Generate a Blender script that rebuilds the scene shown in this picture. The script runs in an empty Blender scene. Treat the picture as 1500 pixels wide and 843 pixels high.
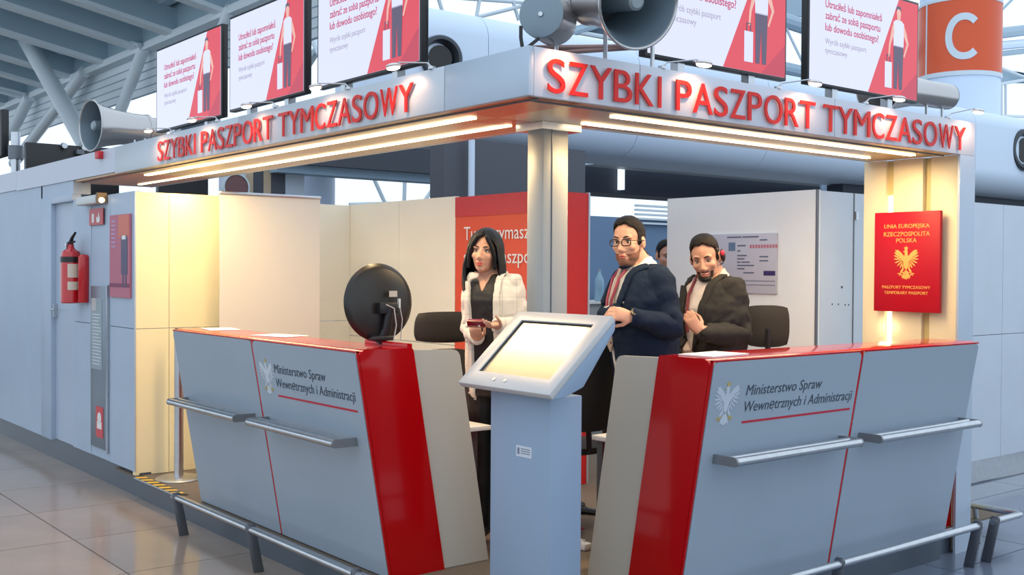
import bpy, bmesh, math, random
import numpy as np
from mathutils import Vector, Matrix, noise
random.seed(7)
S = bpy.context.scene
COL = S.collection
PI = math.pi
# ------------------------------------------------------------------ camera
F = Vector((0.62562, 0.77997, -0.01554)); F.normalize()
R0 = Vector((F.y, -F.x, 0)).normalized()
U0 = R0.cross(F).normalized()
rol = 0.006625
RR = R0*math.cos(rol) + U0*math.sin(rol)
UU = -R0*math.sin(rol) + U0*math.cos(rol)
CAM = Vector((0, 0, 1.75)); FPX = 1600.7
cd = bpy.data.cameras.new('camera'); cam = bpy.data.objects.new('camera', cd); COL.objects.link(cam)
cd.sensor_width = 36; cd.lens = FPX/1500*36; cd.clip_end = 400
cam.matrix_world = Matrix(((RR.x, UU.x, -F.x, 0), (RR.y, UU.y, -F.y, 0), (RR.z, UU.z, -F.z, 1.75), (0, 0, 0, 1)))
S.camera = cam
cd.dof.use_dof = False
# ------------------------------------------------------------------ world, light, exposure
S.view_settings.view_transform = 'Standard'; S.view_settings.look = 'None'
S.view_settings.exposure = 0.14; S.view_settings.gamma = 1.0; S.view_settings.use_curve_mapping = False
w = bpy.data.worlds.new('World'); S.world = w; w.use_nodes = True
bg = w.node_tree.nodes['Background']
bg.inputs[0].default_value = (0.74, 0.87, 1.0, 1); bg.inputs[1].default_value = 1.22

def lamp(name, kind, loc, energy, color, size=0.1, size_y=None, target=None, spot=None, blend=0.6):
    l = bpy.data.lights.new(name, kind); l.energy = energy; l.color = color
    if kind == 'AREA':
        l.size = size
        if size_y: l.shape = 'RECTANGLE'; l.size_y = size_y
    elif kind in ('POINT', 'SPOT'): l.shadow_soft_size = size
    if kind == 'SPOT': l.spot_size = spot; l.spot_blend = blend
    o = bpy.data.objects.new(name, l); COL.objects.link(o); o.location = loc
    if target is not None:
        o.rotation_euler = (Vector(target)-Vector(loc)).to_track_quat('-Z', 'Y').to_euler()
    return o
WARM = (1.0, 0.72, 0.38)
# strips under the canopy soffit throw warm light down on counters and walls
def striplight(a, b, e):
    a = Vector(a); b = Vector(b); o = lamp('soffit_light', 'AREA', (a+b)/2, e, WARM, 0.06, (b-a).length)
    d = (b-a).normalized(); z = Vector((0, 0, 1)); x = d.cross(z)
    o.matrix_world = Matrix(((x.x, d.x, z.x, o.location.x), (x.y, d.y, z.y, o.location.y), (x.z, d.z, z.z, o.location.z), (0, 0, 0, 1)))
striplight((3.30, 4.6, 2.46), (3.30, 9.4, 2.46), 62)
striplight((3.8, 3.9, 2.46), (6.2, 3.9, 2.46), 34)

def at(px, py, ax, val):
    d = F*FPX + RR*(px-750) - UU*(py-421.5)
    return CAM + d*((val-CAM[ax])/d[ax])
def atd(px, py, depth):
    d = F*FPX + RR*(px-750) - UU*(py-421.5)
    return CAM + d*(depth/FPX)
# ------------------------------------------------------------------ materials
MATS = {}
def mat(name, col, rough=0.5, metal=0.0, coat=0.0, emit=None, es=1.0, bump=0.0, bscale=60, vary=0.0, vscale=3, spec=0.5, objvar=0.0):
    if name in MATS: return MATS[name]
    m = bpy.data.materials.new(name); m.use_nodes = True; nt = m.node_tree; N = nt.nodes; L = nt.links
    b = N['Principled BSDF']
    b.inputs['Base Color'].default_value = (*col, 1); b.inputs['Roughness'].default_value = rough
    b.inputs['Metallic'].default_value = metal; b.inputs['Coat Weight'].default_value = coat
    b.inputs['Coat Roughness'].default_value = 0.06; b.inputs['Specular IOR Level'].default_value = spec
    if emit: b.inputs['Emission Color'].default_value = (*emit, 1); b.inputs['Emission Strength'].default_value = es
    if vary or bump:
        tc = N.new('ShaderNodeTexCoord')
    if vary or objvar:
        mx = N.new('ShaderNodeMix'); mx.data_type = 'RGBA'; mx.blend_type = 'MULTIPLY'; mx.inputs[0].default_value = 1
        mx.inputs[6].default_value = (*col, 1)
        if objvar:
            oi = N.new('ShaderNodeObjectInfo'); mr = N.new('ShaderNodeMapRange')
            mr.inputs[3].default_value = 1-objvar; mr.inputs[4].default_value = 1+objvar
            L.new(oi.outputs['Random'], mr.inputs[0]); src = mr.outputs[0]
        if vary:
            n = N.new('ShaderNodeTexNoise'); n.inputs['Scale'].default_value = vscale; n.inputs['Detail'].default_value = 5
            L.new(tc.outputs['Object'], n.inputs['Vector'])
            m2 = N.new('ShaderNodeMapRange'); m2.inputs[1].default_value = .3; m2.inputs[2].default_value = .7
            m2.inputs[3].default_value = 1-vary; m2.inputs[4].default_value = 1+vary
            L.new(n.outputs['Fac'], m2.inputs[0])
            if objvar:
                mm = N.new('ShaderNodeMath'); mm.operation = 'MULTIPLY'; L.new(src, mm.inputs[0]); L.new(m2.outputs[0], mm.inputs[1]); src = mm.outputs[0]
            else: src = m2.outputs[0]
        L.new(src, mx.inputs[7]); L.new(mx.outputs[2], b.inputs['Base Color'])
    if bump:
        n = N.new('ShaderNodeTexNoise'); n.inputs['Scale'].default_value = bscale; n.inputs['Detail'].default_value = 3
        L.new(tc.outputs['Object'], n.inputs['Vector'])
        bp = N.new('ShaderNodeBump'); bp.inputs['Strength'].default_value = bump; bp.inputs['Distance'].default_value = 0.01
        L.new(n.outputs['Fac'], bp.inputs['Height']); L.new(bp.outputs[0], b.inputs['Normal'])
    MATS[name] = m; return m
M_white = mat('white_laminate', (.56, .62, .70), .38, vary=.03)
M_panel = mat('pale_blue_grey_front', (.32, .385, .46), .30, vary=.02)
M_greypan = mat('grey_end_panel', (.52, .49, .43), .45)
M_red = mat('red_gloss', (.47, .001, .003), .12, coat=.28, spec=.25)
M_cream = mat('cream_wall', (.86, .80, .67), .5, vary=.02)
M_wallg = mat('grey_blue_wall', (.40, .485, .60), .45, vary=.03)
M_door = mat('door_white', (.42, .49, .60), .4)
M_steel = mat('brushed_steel', (.55, .57, .60), .28, 1.0, vary=.06, vscale=20)
M_steel_d = mat('dark_steel', (.16, .17, .19), .4, .7)
M_alu = mat('fascia_aluminium', (.46, .54, .64), .42, .3, vary=.03)
M_soffit = mat('soffit_gold', (.66, .50, .30), .3, .6)
M_led = mat('led_strip', (1, .9, .7), .5, emit=(1, .78, .48), es=5.0)
M_led2 = mat('led_column', (1, .9, .7), .5, emit=(1, .84, .58), es=1.8)
M_lampglow = mat('lamp_glow', (1, .9, .8), .5, emit=(1, .80, .62), es=7.0)
M_black = mat('black_plastic', (.012, .012, .014), .38)
M_blackfab = mat('black_fabric', (.028, .025, .022), .85, bump=.3, bscale=250)
M_plinth = mat('plinth_dark', (.10, .12, .15), .35, .5)
M_carpet = mat('carpet', (.20, .16, .12), .95, bump=.6, bscale=400, vary=.35, vscale=120)
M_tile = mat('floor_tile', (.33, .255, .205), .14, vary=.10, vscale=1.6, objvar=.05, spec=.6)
M_grout = mat('grout', (.12, .12, .12), .7)
M_letter = mat('letter_red', (.72, .016, .010), .35, spec=.3)
M_duct = mat('duct_paint', (.66, .77, .93), .5)
M_navy = mat('navy_bulkhead', (.035, .045, .07), .6)
M_dgrey = mat('dark_wall', (.085, .09, .11), .6)
M_orange = mat('orange_wrap', (.72, .09, .02), .4)
M_frame = mat('roof_steel', (.34, .46, .56), .5)
M_deck = mat('roof_deck', (.09, .13, .17), .7)
M_lite = mat('roof_light', (.62, .70, .76), .5)
M_skin = mat('skin', (.62, .34, .235), .5, vary=.05, vscale=25)
M_skin2 = mat('skin_tan', (.55, .29, .20), .5, vary=.05, vscale=25)
M_hair = mat('dark_hair', (.010, .007, .006), .62, bump=.5, bscale=180, spec=.25)
M_hairw = mat('black_hair', (.004, .004, .006), .45, bump=.3, bscale=120, spec=.3)
M_beard = mat('beard', (.10, .045, .03), .8, bump=.5, bscale=300)
M_lips = mat('lips', (.50, .10, .08), .4)
M_eyew = mat('eye_white', (.75, .72, .68), .2)
M_iris = mat('iris', (.03, .018, .012), .15)
M_gold = mat('gold_print', (.80, .42, .10), .4)
M_paper = mat('paper', (.80, .80, .78), .6)
M_ink = mat('ink', (.05, .07, .10), .6)
M_yellow = mat('yellow_tape', (.75, .45, .05), .5)
M_kiosk = mat('kiosk_paint', (.27, .36, .49), .38)
M_kioskh = mat('kiosk_head', (.52, .52, .53), .35)
M_desk = mat('desk_white', (.75, .74, .72), .35)
def emat(n, c, s=1.0): return mat(n, (0.02, .02, .02), .4, emit=c, es=s)
M_scr = emat('screen_white', (.66, .70, .92), 1.0)
M_scr_red = emat('screen_red', (.66, .055, .085), 1.0)
M_scr_txt = emat('screen_text', (.50, .05, .12), 1.0)
M_scr_gry = emat('screen_grey', (.36, .33, .42), 1.0)
M_scr_dk = emat('screen_navy', (.09, .07, .13), 1.0)
# ------------------------------------------------------------------ mesh helpers
def BM(): return bmesh.new()
def box(bm, x0, y0, z0, x1, y1, z1):
    vs = [bm.verts.new((x, y, z)) for z in (z0, z1) for x, y in ((x0, y0), (x1, y0), (x1, y1), (x0, y1))]
    for f in ((3, 2, 1, 0), (4, 5, 6, 7), (0, 1, 5, 4), (1, 2, 6, 5), (2, 3, 7, 6), (3, 0, 4, 7)):
        bm.faces.new([vs[i] for i in f])
    return bm
def prism(bm, poly, off):
    """poly: list of 3D points (planar), off: extrusion vector"""
    off = Vector(off); a = [bm.verts.new(Vector(p)) for p in poly]; b = [bm.verts.new(Vector(p)+off) for p in poly]
    n = len(poly)
    bm.faces.new(a[::-1]); bm.faces.new(b)
    for i in range(n): bm.faces.new((a[i], a[(i+1) % n], b[(i+1) % n], b[i]))
    return bm
def frame_for(d):
    d = d.normalized(); h = Vector((0, 0, 1)) if abs(d.z) < .9 else Vector((1, 0, 0))
    x = h.cross(d).normalized(); return x, d.cross(x).normalized()
def tube(bm, pts, r, seg=10, cap=True):
    pts = [Vector(p) for p in pts]; n = len(pts); rs = r if isinstance(r, (list, tuple)) else [r]*n
    rings = []; x = None
    for i, p in enumerate(pts):
        d = (pts[min(i+1, n-1)]-pts[max(i-1, 0)])
        if x is None: x, y = frame_for(d)
        else:
            dn = d.normalized(); x = (x-dn*x.dot(dn)).normalized(); y = dn.cross(x)
        rings.append([bm.verts.new(p+x*rs[i]*math.cos(2*PI*k/seg)+y*rs[i]*math.sin(2*PI*k/seg)) for k in range(seg)])
    for a, b in zip(rings, rings[1:]):
        for k in range(seg): bm.faces.new((a[k], a[(k+1) % seg], b[(k+1) % seg], b[k]))
    if cap: bm.faces.new(rings[0][::-1]); bm.faces.new(rings[-1])
    return bm
def lathe(bm, prof, o, axis, seg=32, closed=False):
    """prof: list of (t along axis, radius)"""
    o = Vector(o); d = Vector(axis).normalized(); x, y = frame_for(d); rings = []
    for t, r in prof:
        rings.append([bm.verts.new(o+d*t+(x*math.cos(2*PI*k/seg)+y*math.sin(2*PI*k/seg))*max(r, 1e-4)) for k in range(seg)])
    for a, b in zip(rings, rings[1:]):
        for k in range(seg): bm.faces.new((a[k], a[(k+1) % seg], b[(k+1) % seg], b[k]))
    if closed:
        for k in range(seg):
            a, b = rings[-1], rings[0]; bm.faces.new((a[k], a[(k+1) % seg], b[(k+1) % seg], b[k]))
    else: bm.faces.new(rings[0][::-1]); bm.faces.new(rings[-1])
    return bm
def ellip(bm, c, ax, seg=16, rings=10):
    """ax: three axis vectors (scaled)"""
    c = Vector(c); a, b, d = [Vector(v) for v in ax]; R = []
    top = bm.verts.new(c+d); bot = bm.verts.new(c-d)
    for i in range(1, rings):
        t = PI*i/rings
        R.append([bm.verts.new(c+(a*math.cos(2*PI*k/seg)+b*math.sin(2*PI*k/seg))*math.sin(t)+d*math.cos(t)) for k in range(seg)])
    for k in range(seg):
        bm.faces.new((top, R[0][k], R[0][(k+1) % seg])); bm.faces.new((bot, R[-1][(k+1) % seg], R[-1][k]))
    for p, q in zip(R, R[1:]):
        for k in range(seg): bm.faces.new((p[k], q[k], q[(k+1) % seg], p[(k+1) % seg]))
    return bm
def loft(bm, rings):
    """rings: list of (center, a_vec, b_vec)"""
    seg = 24; RRg = []
    for c, a, b in rings:
        c = Vector(c); RRg.append([bm.verts.new(c+Vector(a)*math.cos(2*PI*k/seg)+Vector(b)*math.sin(2*PI*k/seg)) for k in range(seg)])
    for p, q in zip(RRg, RRg[1:]):
        for k in range(seg): bm.faces.new((p[k], p[(k+1) % seg], q[(k+1) % seg], q[k]))
    bm.faces.new(RRg[0][::-1]); bm.faces.new(RRg[-1]); return bm
def wloc(o):
    v = Vector((0, 0, 0))
    while o: v += o.location; o = o.parent
    return v
def smooth_by_angle(me, ang=40):
    bm = bmesh.new(); bm.from_mesh(me); bmesh.ops.recalc_face_normals(bm, faces=bm.faces)
    for f in bm.faces: f.smooth = True
    lim = math.radians(ang)
    for e in bm.edges:
        if len(e.link_faces) == 2 and e.calc_face_angle(0) > lim: e.smooth = False
    bm.to_mesh(me); bm.free()
def obj(name, bm, m, parent=None, bevel=0, smooth=True, label=None, kind=None, seg=2, ang=35):
    if isinstance(bm, bpy.types.Mesh): me = bm
    else:
        me = bpy.data.meshes.new(name)
        bmesh.ops.recalc_face_normals(bm, faces=bm.faces)
        if bevel:
            es = [e for e in bm.edges if len(e.link_faces) == 2 and e.calc_face_angle(0) > math.radians(30)]
            bmesh.ops.bevel(bm, geom=es, offset=bevel, segments=seg, profile=.5, affect='EDGES', clamp_overlap=True)
        bm.to_mesh(me); bm.free()
    if smooth: smooth_by_angle(me, ang)
    me.materials.clear(); me.materials.append(m)
    o = bpy.data.objects.new(name, me); COL.objects.link(o)
    if parent: o.parent = parent; o.location = -wloc(parent)
    if label: o['label'] = label
    if kind: o['kind'] = kind
    return o
def tag(o, label, cat, group=None):
    o['label'] = label; o['category'] = cat
    if group: o['group'] = group
    return o
def thing(name, label, cat, loc, group=None):
    o = bpy.data.objects.new(name, None); COL.objects.link(o); o.location = loc; o.empty_display_size = .1
    return tag(o, label, cat, group)
def struct(name, bm, m, parent=None, bevel=0, smooth=True):
    return obj(name, bm, m, parent, bevel, smooth, kind='structure' if not parent else None)
def empty_struct(name, loc=(0, 0, 0)):
    o = bpy.data.objects.new(name, None); COL.objects.link(o); o.location = loc; o['kind'] = 'structure'; return o
def shared(name, me, parent, loc):
    o = bpy.data.objects.new(name, me); COL.objects.link(o); o.parent = parent; o.location = Vector(loc)-wloc(parent); return o
# text -> mesh lying in a plane
def text_mesh(s, origin, right, up, cap, width=None, depth=.002, align='L', weight=0.0, shear=0.0, res=3):
    c = bpy.data.curves.new('t', 'FONT'); c.body = s; c.size = 1; c.resolution_u = res; c.extrude = 0; c.offset = weight; c.shear = shear
    o = bpy.data.objects.new('t', c); COL.objects.link(o)
    me = bpy.data.meshes.new_from_object(o); bpy.data.objects.remove(o); bpy.data.curves.remove(c)
    if not me.vertices: return BM()
    xs = [v.co.x for v in me.vertices]; x0, x1 = min(xs), max(xs)
    sy = cap/0.70; sx = (width/(x1-x0)) if width else sy
    right = Vector(right).normalized(); up = Vector(up).normalized(); n = right.cross(up)
    sh = {'L': 0, 'C': -(x1-x0)*sx/2, 'R': -(x1-x0)*sx}[align]
    bm = BM(); bm.from_mesh(me); bpy.data.meshes.remove(me)
    bmesh.ops.remove_doubles(bm, verts=bm.verts, dist=1e-5)
    if depth > 0:
        g = bmesh.ops.extrude_face_region(bm, geom=bm.faces[:])
        for v in g['geom']:
            if isinstance(v, bmesh.types.BMVert): v.co.z += depth
    o3 = Vector(origin)
    for v in bm.verts: v.co = o3+right*((v.co.x-x0)*sx+sh)+up*(v.co.y*sy)+n*v.co.z
    return bm
def flat(bm, pts, n, t=.001):
    return prism(bm, pts, Vector(n)*t)
# ------------------------------------------------------------------ heraldic eagle in relief
def eagle(parent, c, right, up, h, m_body, m_gold, t=.002, one=False):
    c = Vector(c); r = Vector(right).normalized(); u = Vector(up).normalized(); n = r.cross(u)
    def P(x, y): return c+r*x*h+u*y*h
    b = BM(); g = b if one else BM(); k = [0]
    def poly(bm, pts, tt=None):
        k[0] += 1; prism(bm, [P(*p) for p in pts], n*((tt or t)*(1+.02*(k[0] % 7))))
    def leaf(bm, x0, y0, x1, y1, w):
        dx, dy = x1-x0, y1-y0; l = math.hypot(dx, dy); nx, ny = -dy/l*w, dx/l*w
        poly(bm, [(x0, y0), (x0+dx*.4-nx, y0+dy*.4-ny), (x0+dx*.85-nx*.8, y0+dy*.85-ny*.8), (x1, y1), (x0+dx*.85+nx*.8, y0+dy*.85+ny*.8), (x0+dx*.4+nx, y0+dy*.4+ny)])
    for s in (-1, 1):
        poly(b, [(s*.05, .18), (s*.16, .30), (s*.27, .38), (s*.33, .34), (s*.27, .24), (s*.17, .12), (s*.08, .02)][::s])
        for i in range(8):
            a = math.radians(62-i*21); L = (.30, .31, .32, .33, .33, .31, .27, .20)[i]
            bx, by = s*(.25-.022*i), .22-.035*i
            leaf(b, bx, by, bx+s*math.cos(a)*L*.62, by+math.sin(a)*L*.62, .021)
        for i in range(5):
            a = math.radians(10-i*22); bx, by = s*(.16-.01*i), .2-.04*i
            leaf(b, bx, by, bx+s*math.cos(a)*.12, by+math.sin(a)*.12, .016)
        for i in range(3):
            a = math.radians(-62-i*12); leaf(b, s*.02, -.2, s*(.02+math.cos(a)*.24), -.2+math.sin(a)*.27, .022)
        leaf(b, s*.06, -.12, s*.17, -.27, .03)
        for a in (-20, -65, -110, 170):
            a = math.radians(a); leaf(g, s*.17, -.28, s*(.17+math.cos(a)*.10), -.28+math.sin(a)*.10, .014)
    leaf(b, 0, -.18, 0, -.48, .028)
    poly(b, [(-.07, .14), (-.09, 0), (-.06, -.12), (0, -.2), (.06, -.12), (.09, 0), (.07, .14), (.045, .26), (-.045, .26)])
    poly(b, [(-.045, .25), (.045, .25), (.045, .34), (.02, .38), (-.03, .38), (-.06, .35), (-.05, .31)])
    poly(g, [(-.05, .34), (-.11, .325), (-.06, .305)])
    poly(g, [(-.045, .385), (.04, .385), (.065, .46), (.03, .43), (0, .49), (-.03, .43), (-.065, .46)])
    obj('eagle_emblem', b, m_body, parent, smooth=False)
    if not one: obj('crown_and_claws', g, m_gold, parent, smooth=False)
# ================================================================== SETTING
X = Vector((1, 0, 0)); Y = Vector((0, 1, 0)); Z = Vector((0, 0, 1))
fl = struct('floor', box(BM(), -12, -6, -.30, 40, 60, -.012), M_grout)
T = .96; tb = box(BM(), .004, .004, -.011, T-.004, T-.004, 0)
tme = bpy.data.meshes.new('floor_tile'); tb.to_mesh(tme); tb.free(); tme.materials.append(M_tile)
tme2 = tme.copy(); tme2.materials[0] = mat('floor_tile_cool_lit', (.17, .20, .27), .16, vary=.10, vscale=1.6, objvar=.05)  # one tile in two tones: warm and bluish light put into the colour
nt = 0
for i in range(-3, 10):
    for j in range(-6, 10):
        x, y = 2.19+T*i-T, 7.2+T*j
        if x > 3.0 and y > 3.7 and x < 6.0 and y < 9: continue
        if x < 0 and y < 4: continue
        if y < 1.4 or (x > 8.6 and y > 4.7) or (x > 2.9 and y > 9): continue
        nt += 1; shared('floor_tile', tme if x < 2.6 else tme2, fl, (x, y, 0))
# raised platform of the booth
pl = empty_struct('trim_1')
obj('plinth', prism(BM(), [(2.98, 3.60, 0), (6.43, 3.60, 0), (6.43, 8.25, 0), (2.98, 8.25, 0)], (0, 0, .155)), M_plinth, pl)
obj('carpet', prism(BM(), [(2.955, 3.575, .155), (7.2, 3.575, .155), (7.2, 8.7, .155), (2.955, 8.7, .155)], (0, 0, .012)), M_carpet, pl)
obj('edge_strip', box(BM(), 2.945, 3.565, .150, 2.957, 8.25, .169), M_steel, pl)
obj('edge_strip', box(BM(), 2.945, 3.565, .150, 6.43, 3.577, .169), M_steel, pl)
# hazard tape on the open platform edge
hz = thing('hazard_tape', 'yellow and black striped warning tape along the open platform edge', 'tape', (2.95, 7.45, .17))
for k in range(15):
    y = 7.36+k*.0585
    obj('stripe', prism(BM(), [(2.93, y, .1695), (2.93, y+.0585, .1695), (3.0, y+.0585-.03, .1695), (3.0, y-.03, .1695)], (0, 0, .003)), M_yellow if k % 2 else M_black, hz, smooth=False)
# left outer wall (outside the booth)
wl = struct('wall_left', box(BM(), 2.952, 9.745, .18, 3.10, 10.36, 2.49), M_wallg)
b = BM(); box(b, 2.952, 10.66, .18, 3.10, 16, 2.515); struct('wall_left', b, M_wallg)
b = BM(); box(b, 2.952, 9.745, 2.39, 3.10, 10.70, 2.515); struct('wall_left', b, M_wallg)
ob = bpy.data.objects
for o in list(ob):
    if o.name == 'wall_left': bpy.data.objects.remove(o); break
dr = empty_struct('door_1', (2.96, 10.0, .18))
obj('door_leaf', box(BM(), 2.985, 9.745, .19, 3.02, 10.355, 2.325), M_door, dr)
b = BM(); box(b, 2.94, 10.355, .18, 3.02, 10.66, 2.39); obj('door_frame', b, M_wallg, dr, bevel=.006)
b = BM(); box(b, 2.94, 9.745, 2.325, 3.02, 10.355, 2.39); obj('door_frame', b, M_door, dr, bevel=.004)
b = BM(); box(b, 2.95, 10.30, 1.30, 2.987, 10.34, 1.42); tube(b, [(2.955, 10.32, 1.37), (2.925, 10.32, 1.37), (2.925, 10.20, 1.37)], .009); obj('door_handle', b, M_steel, dr)
b = BM(); box(b, 2.983, 10.0, 1.70, 2.9855, 10.2, 1.83); obj('notice', b, mat('notice', (.75, .55, .58), .6), dr)
b = BM()
for k in range(4): box(b, 2.9815, 10.02, 1.72+k*.027, 2.9835, 10.02+random.uniform(.1, .16), 1.73+k*.027)
obj('notice_print', b, mat('notice_ink', (.6, .12, .15), .6), dr)
# storage block with extinguisher side, front face towards the aisle
bl = empty_struct('wall_front', (2.95, 9.0, .18))
for (y0, y1) in ((8.253, 8.80), (9.27, 9.745)):
    for (z0, z1) in ((.20, 1.285), (1.29, 2.335)):
        obj('panel', box(BM(), 2.952, y0+.003, z0, 3.0, y1-.003, z1), M_wallg, bl)
obj('panel', box(BM(), 2.955, 8.80, .20, 3.0, 9.27, 2.335), M_wallg, bl)
for y in (8.25, 9.27, 8.80): obj('joint_profile', box(BM(), 2.949, y-.006, .2, 2.96, y+.006, 2.335), M_alu, bl)
bb = struct('baseboard_left', box(BM(), 2.99, 8.25, 0, 3.08, 16, .185), M_plinth)
# inner yellow-lit wall, back walls
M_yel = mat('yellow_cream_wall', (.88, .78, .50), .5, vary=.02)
yw = empty_struct('wall_back', (3.3, 8.25, .18))
for x0, x1 in ((2.955, 3.22), (3.22, 3.66)):
    for z0, z1 in ((.17, 1.285), (1.29, 2.33)):
        obj('panel', box(BM(), x0+.002, 8.253, z0, x1-.002, 8.30, z1), M_yel, yw)
obj('panel', box(BM(), 3.62, 8.30, .17, 3.66, 8.66, 2.33), M_cream, yw)
for x0, x1 in ((3.66, 4.45), (4.45, 5.06)):
    for z0, z1 in ((.17, 1.285), (1.29, 2.33)):
        obj('panel', box(BM(), x0+.002, 8.66, z0, x1-.002, 8.70, z1), M_cream, yw)
ys = empty_struct('wall_right', (5.06, 7, .18))
for y0, y1 in ((7.03, 7.85), (7.85, 8.70)):
    for z0, z1 in ((.17, 1.15), (1.155, 2.335)):
        obj('panel', box(BM(), 5.06, y0+.002, z0, 5.10, y1-.002, z1), M_cream, ys)
# red banner corner
rb = thing('red_banner', 'red corner banner panel with white Polish slogan behind the woman', 'banner', (5.06, 6.5, .17))
M_ban = mat('banner_red', (.60, .012, .012), .4); M_ban2 = mat('banner_orange', (.72, .075, .03), .45)
obj('side_panel', box(BM(), 5.06, 5.97, .17, 5.10, 7.025, 2.325), M_ban2, rb)
obj('side_panel', box(BM(), 5.058, 5.962, .17, 5.50, 5.97, 2.325), M_ban, rb)
obj('top_band', box(BM(), 5.054, 5.97, 2.17, 5.06, 7.025, 2.325), mat('banner_band', (.55, .02, .035), .4), rb)
obj('edge_profile', box(BM(), 5.50, 5.955, .17, 5.515, 5.985, 2.33), M_alu, rb)
for s, z in (('Tu otrzymasz', 1.985), ('szybki paszport', 1.805), ('tymczasowy', 1.62)):
    obj('lettering', text_mesh(s, (5.055, 6.905, z), -Y, Z, .105, align='L', depth=.002, width={'Tu otrzymasz': .80, 'szybki paszport': .93, 'tymczasowy': .72}[s]), M_paper, rb, smooth=False)
# white partition with its leaf
wp = empty_struct('wall_partition', (6.54, 5.4, .17))
obj('panel', box(BM(), 6.537, 4.70, .17, 6.58, 6.14, 2.34), mat('partition_white', (.80, .83, .84), .5, vary=.02), wp)
obj('panel', box(BM(), 6.583, 4.70, .17, 7.40, 4.74, 2.334), M_white, wp)
obj('joint_profile', box(BM(), 6.530, 4.693, .17, 6.552, 4.705, 2.34), M_steel_d, wp)
obj('joint_profile', box(BM(), 6.98, 4.694, .17, 6.987, 4.70, 2.334), M_steel_d, wp)
for z in (2.17, .9): obj('hinge', box(BM(), 6.99, 4.68, z-.03, 7.02, 4.70, z+.03), M_steel, wp)
b = BM()
for (px, py) in ((1233, 421), (1219, 446), (1228, 446), (1238, 447), (1243, 447)):
    p = at(px, py, 1, 4.70); lathe(b, [(-.002, .006 if px != 1233 else .010), (.003, .006)], p, Y, 10)
obj('screw_hole', b, M_black, wp, kind='stuff')
# room seen through the gap
struct('wall_far_1', box(BM(), 6.4, 8.0, .0, 10.4, 8.08, 2.30), mat('blue_wall', (.13, .22, .36), .5))
# outer booth wall to the right
ro = empty_struct('wall_outer', (9, 4.63, 0))
for x0, x1 in ((7.45, 9.05), (9.055, 10.6), (10.605, 12.2), (12.205, 14)):
    for z0, z1 in ((.20, 1.235), (1.24, 2.335)):
        obj('panel', box(BM(), x0, 4.63, z0, x1, 4.68, z1), M_white, ro)
struct('baseboard_right', box(BM(), 7.45, 4.65, .012, 14, 4.70, .20), M_steel)
# ================================================================== CANOPY
cn = thing('canopy', 'grey aluminium canopy frame with warm strip-lit soffit over the booth', 'canopy', (3.55, 4.2, 2.45))
for y0, y1 in ((3.559, 4.171), (4.175, 6.4), (6.404, 8.651)):
    obj('fascia_panel', box(BM(), 2.936, y0, 2.49, 2.966, y1, 2.70), M_alu if y0 < 4 else mat('fascia_mid', (.56, .61, .67), .42, .25), cn, bevel=.003)
for x0, x1 in ((2.967, 3.598), (3.602, 5.1), (5.104, 6.586)):
    obj('fascia_panel', box(BM(), x0, 3.559, 2.49, x1, 3.589, 2.70), mat('fascia_pale', (.60, .625, .70), .5, .1), cn, bevel=.003)
obj('fascia_panel', box(BM(), 2.940, 8.655, 2.505, 2.97, 11.5, 2.70), mat('fascia_old', (.56, .58, .66), .45, .3), cn)
obj('fascia_panel', box(BM(), 2.940, 11.504, 2.515, 2.97, 16, 2.70), MATS['fascia_old'], cn)
M_soffit_lit = mat('soffit_orange_lit', (.62, .20, .08), .3, .4)  # gold soffit where it is lit orange; that light is put into the colour
obj('soffit_panel', box(BM(), 2.966, 3.62, 2.492, 3.27, 4.2, 2.51), M_soffit_lit, cn)
obj('soffit_panel', box(BM(), 3.27, 4.203, 2.491, 3.679, 4.40, 2.4925), M_soffit_lit, cn)
obj('soffit_panel', box(BM(), 2.966, 8.55, 2.491, 3.679, 9.89, 2.4925), M_soffit_lit, cn)
for y0, y1 in ((4.2, 5.7), (5.703, 7.2), (7.203, 8.7), (8.703, 9.9)):
    obj('soffit_panel', box(BM(), 2.966, y0, 2.492, 3.68, y1, 2.51), M_soffit, cn)
for x0, x1 in ((3.27, 4.2), (4.203, 5.3), (5.303, 6.43)):
    obj('soffit_panel', box(BM(), x0, 3.589, 2.492, x1, 4.2, 2.51), M_soffit, cn)
obj('top_board', box(BM(), 2.966, 3.589, 2.60, 3.68, 9.9, 2.62), M_steel_d, cn)
obj('top_board', box(BM(), 3.68, 3.589, 2.60, 6.58, 4.2, 2.62), M_steel_d, cn)
obj('inner_fascia', box(BM(), 3.68, 4.2, 2.49, 3.70, 9.9, 2.62), M_steel, cn)
obj('inner_fascia', box(BM(), 3.70, 4.2, 2.49, 6.43, 4.22, 2.62), M_steel, cn)
def strip(x0, y0, x1, y1):
    obj('light_strip', box(BM(), x0, y0, 2.484, x1, y1, 2.491), M_led, cn)
strip(3.15, 4.26, 3.19, 8.6); strip(3.46, 4.36, 3.49, 9.6)
strip(3.64, 3.76, 6.24, 3.80); strip(3.70, 4.04, 6.18, 4.07)
obj('groove', box(BM(), 3.02, 3.60, 2.485, 3.03, 9.8, 2.493), M_steel_d, cn)
obj('groove', box(BM(), 3.03, 3.66, 2.485, 6.40, 3.67, 2.493), M_steel_d, cn)
# corner pillar
pi_ = thing('pillar', 'square brushed metal pillar at the canopy corner with dark edge joint', 'pillar', (3.62, 4.24, .17))
obj('shaft', box(BM(), 3.543, 4.175, .167, 3.712, 4.30, 2.491), mat('pillar_metal', (.36, .36, .345), .4, .3), pi_, bevel=.006)
obj('joint_profile', box(BM(), 3.598, 4.171, .167, 3.603, 4.176, 2.48), M_steel_d, pi_)
obj('cap', box(BM(), 3.50, 4.13, 2.455, 3.76, 4.34, 2.491), M_steel, pi_)
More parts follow.
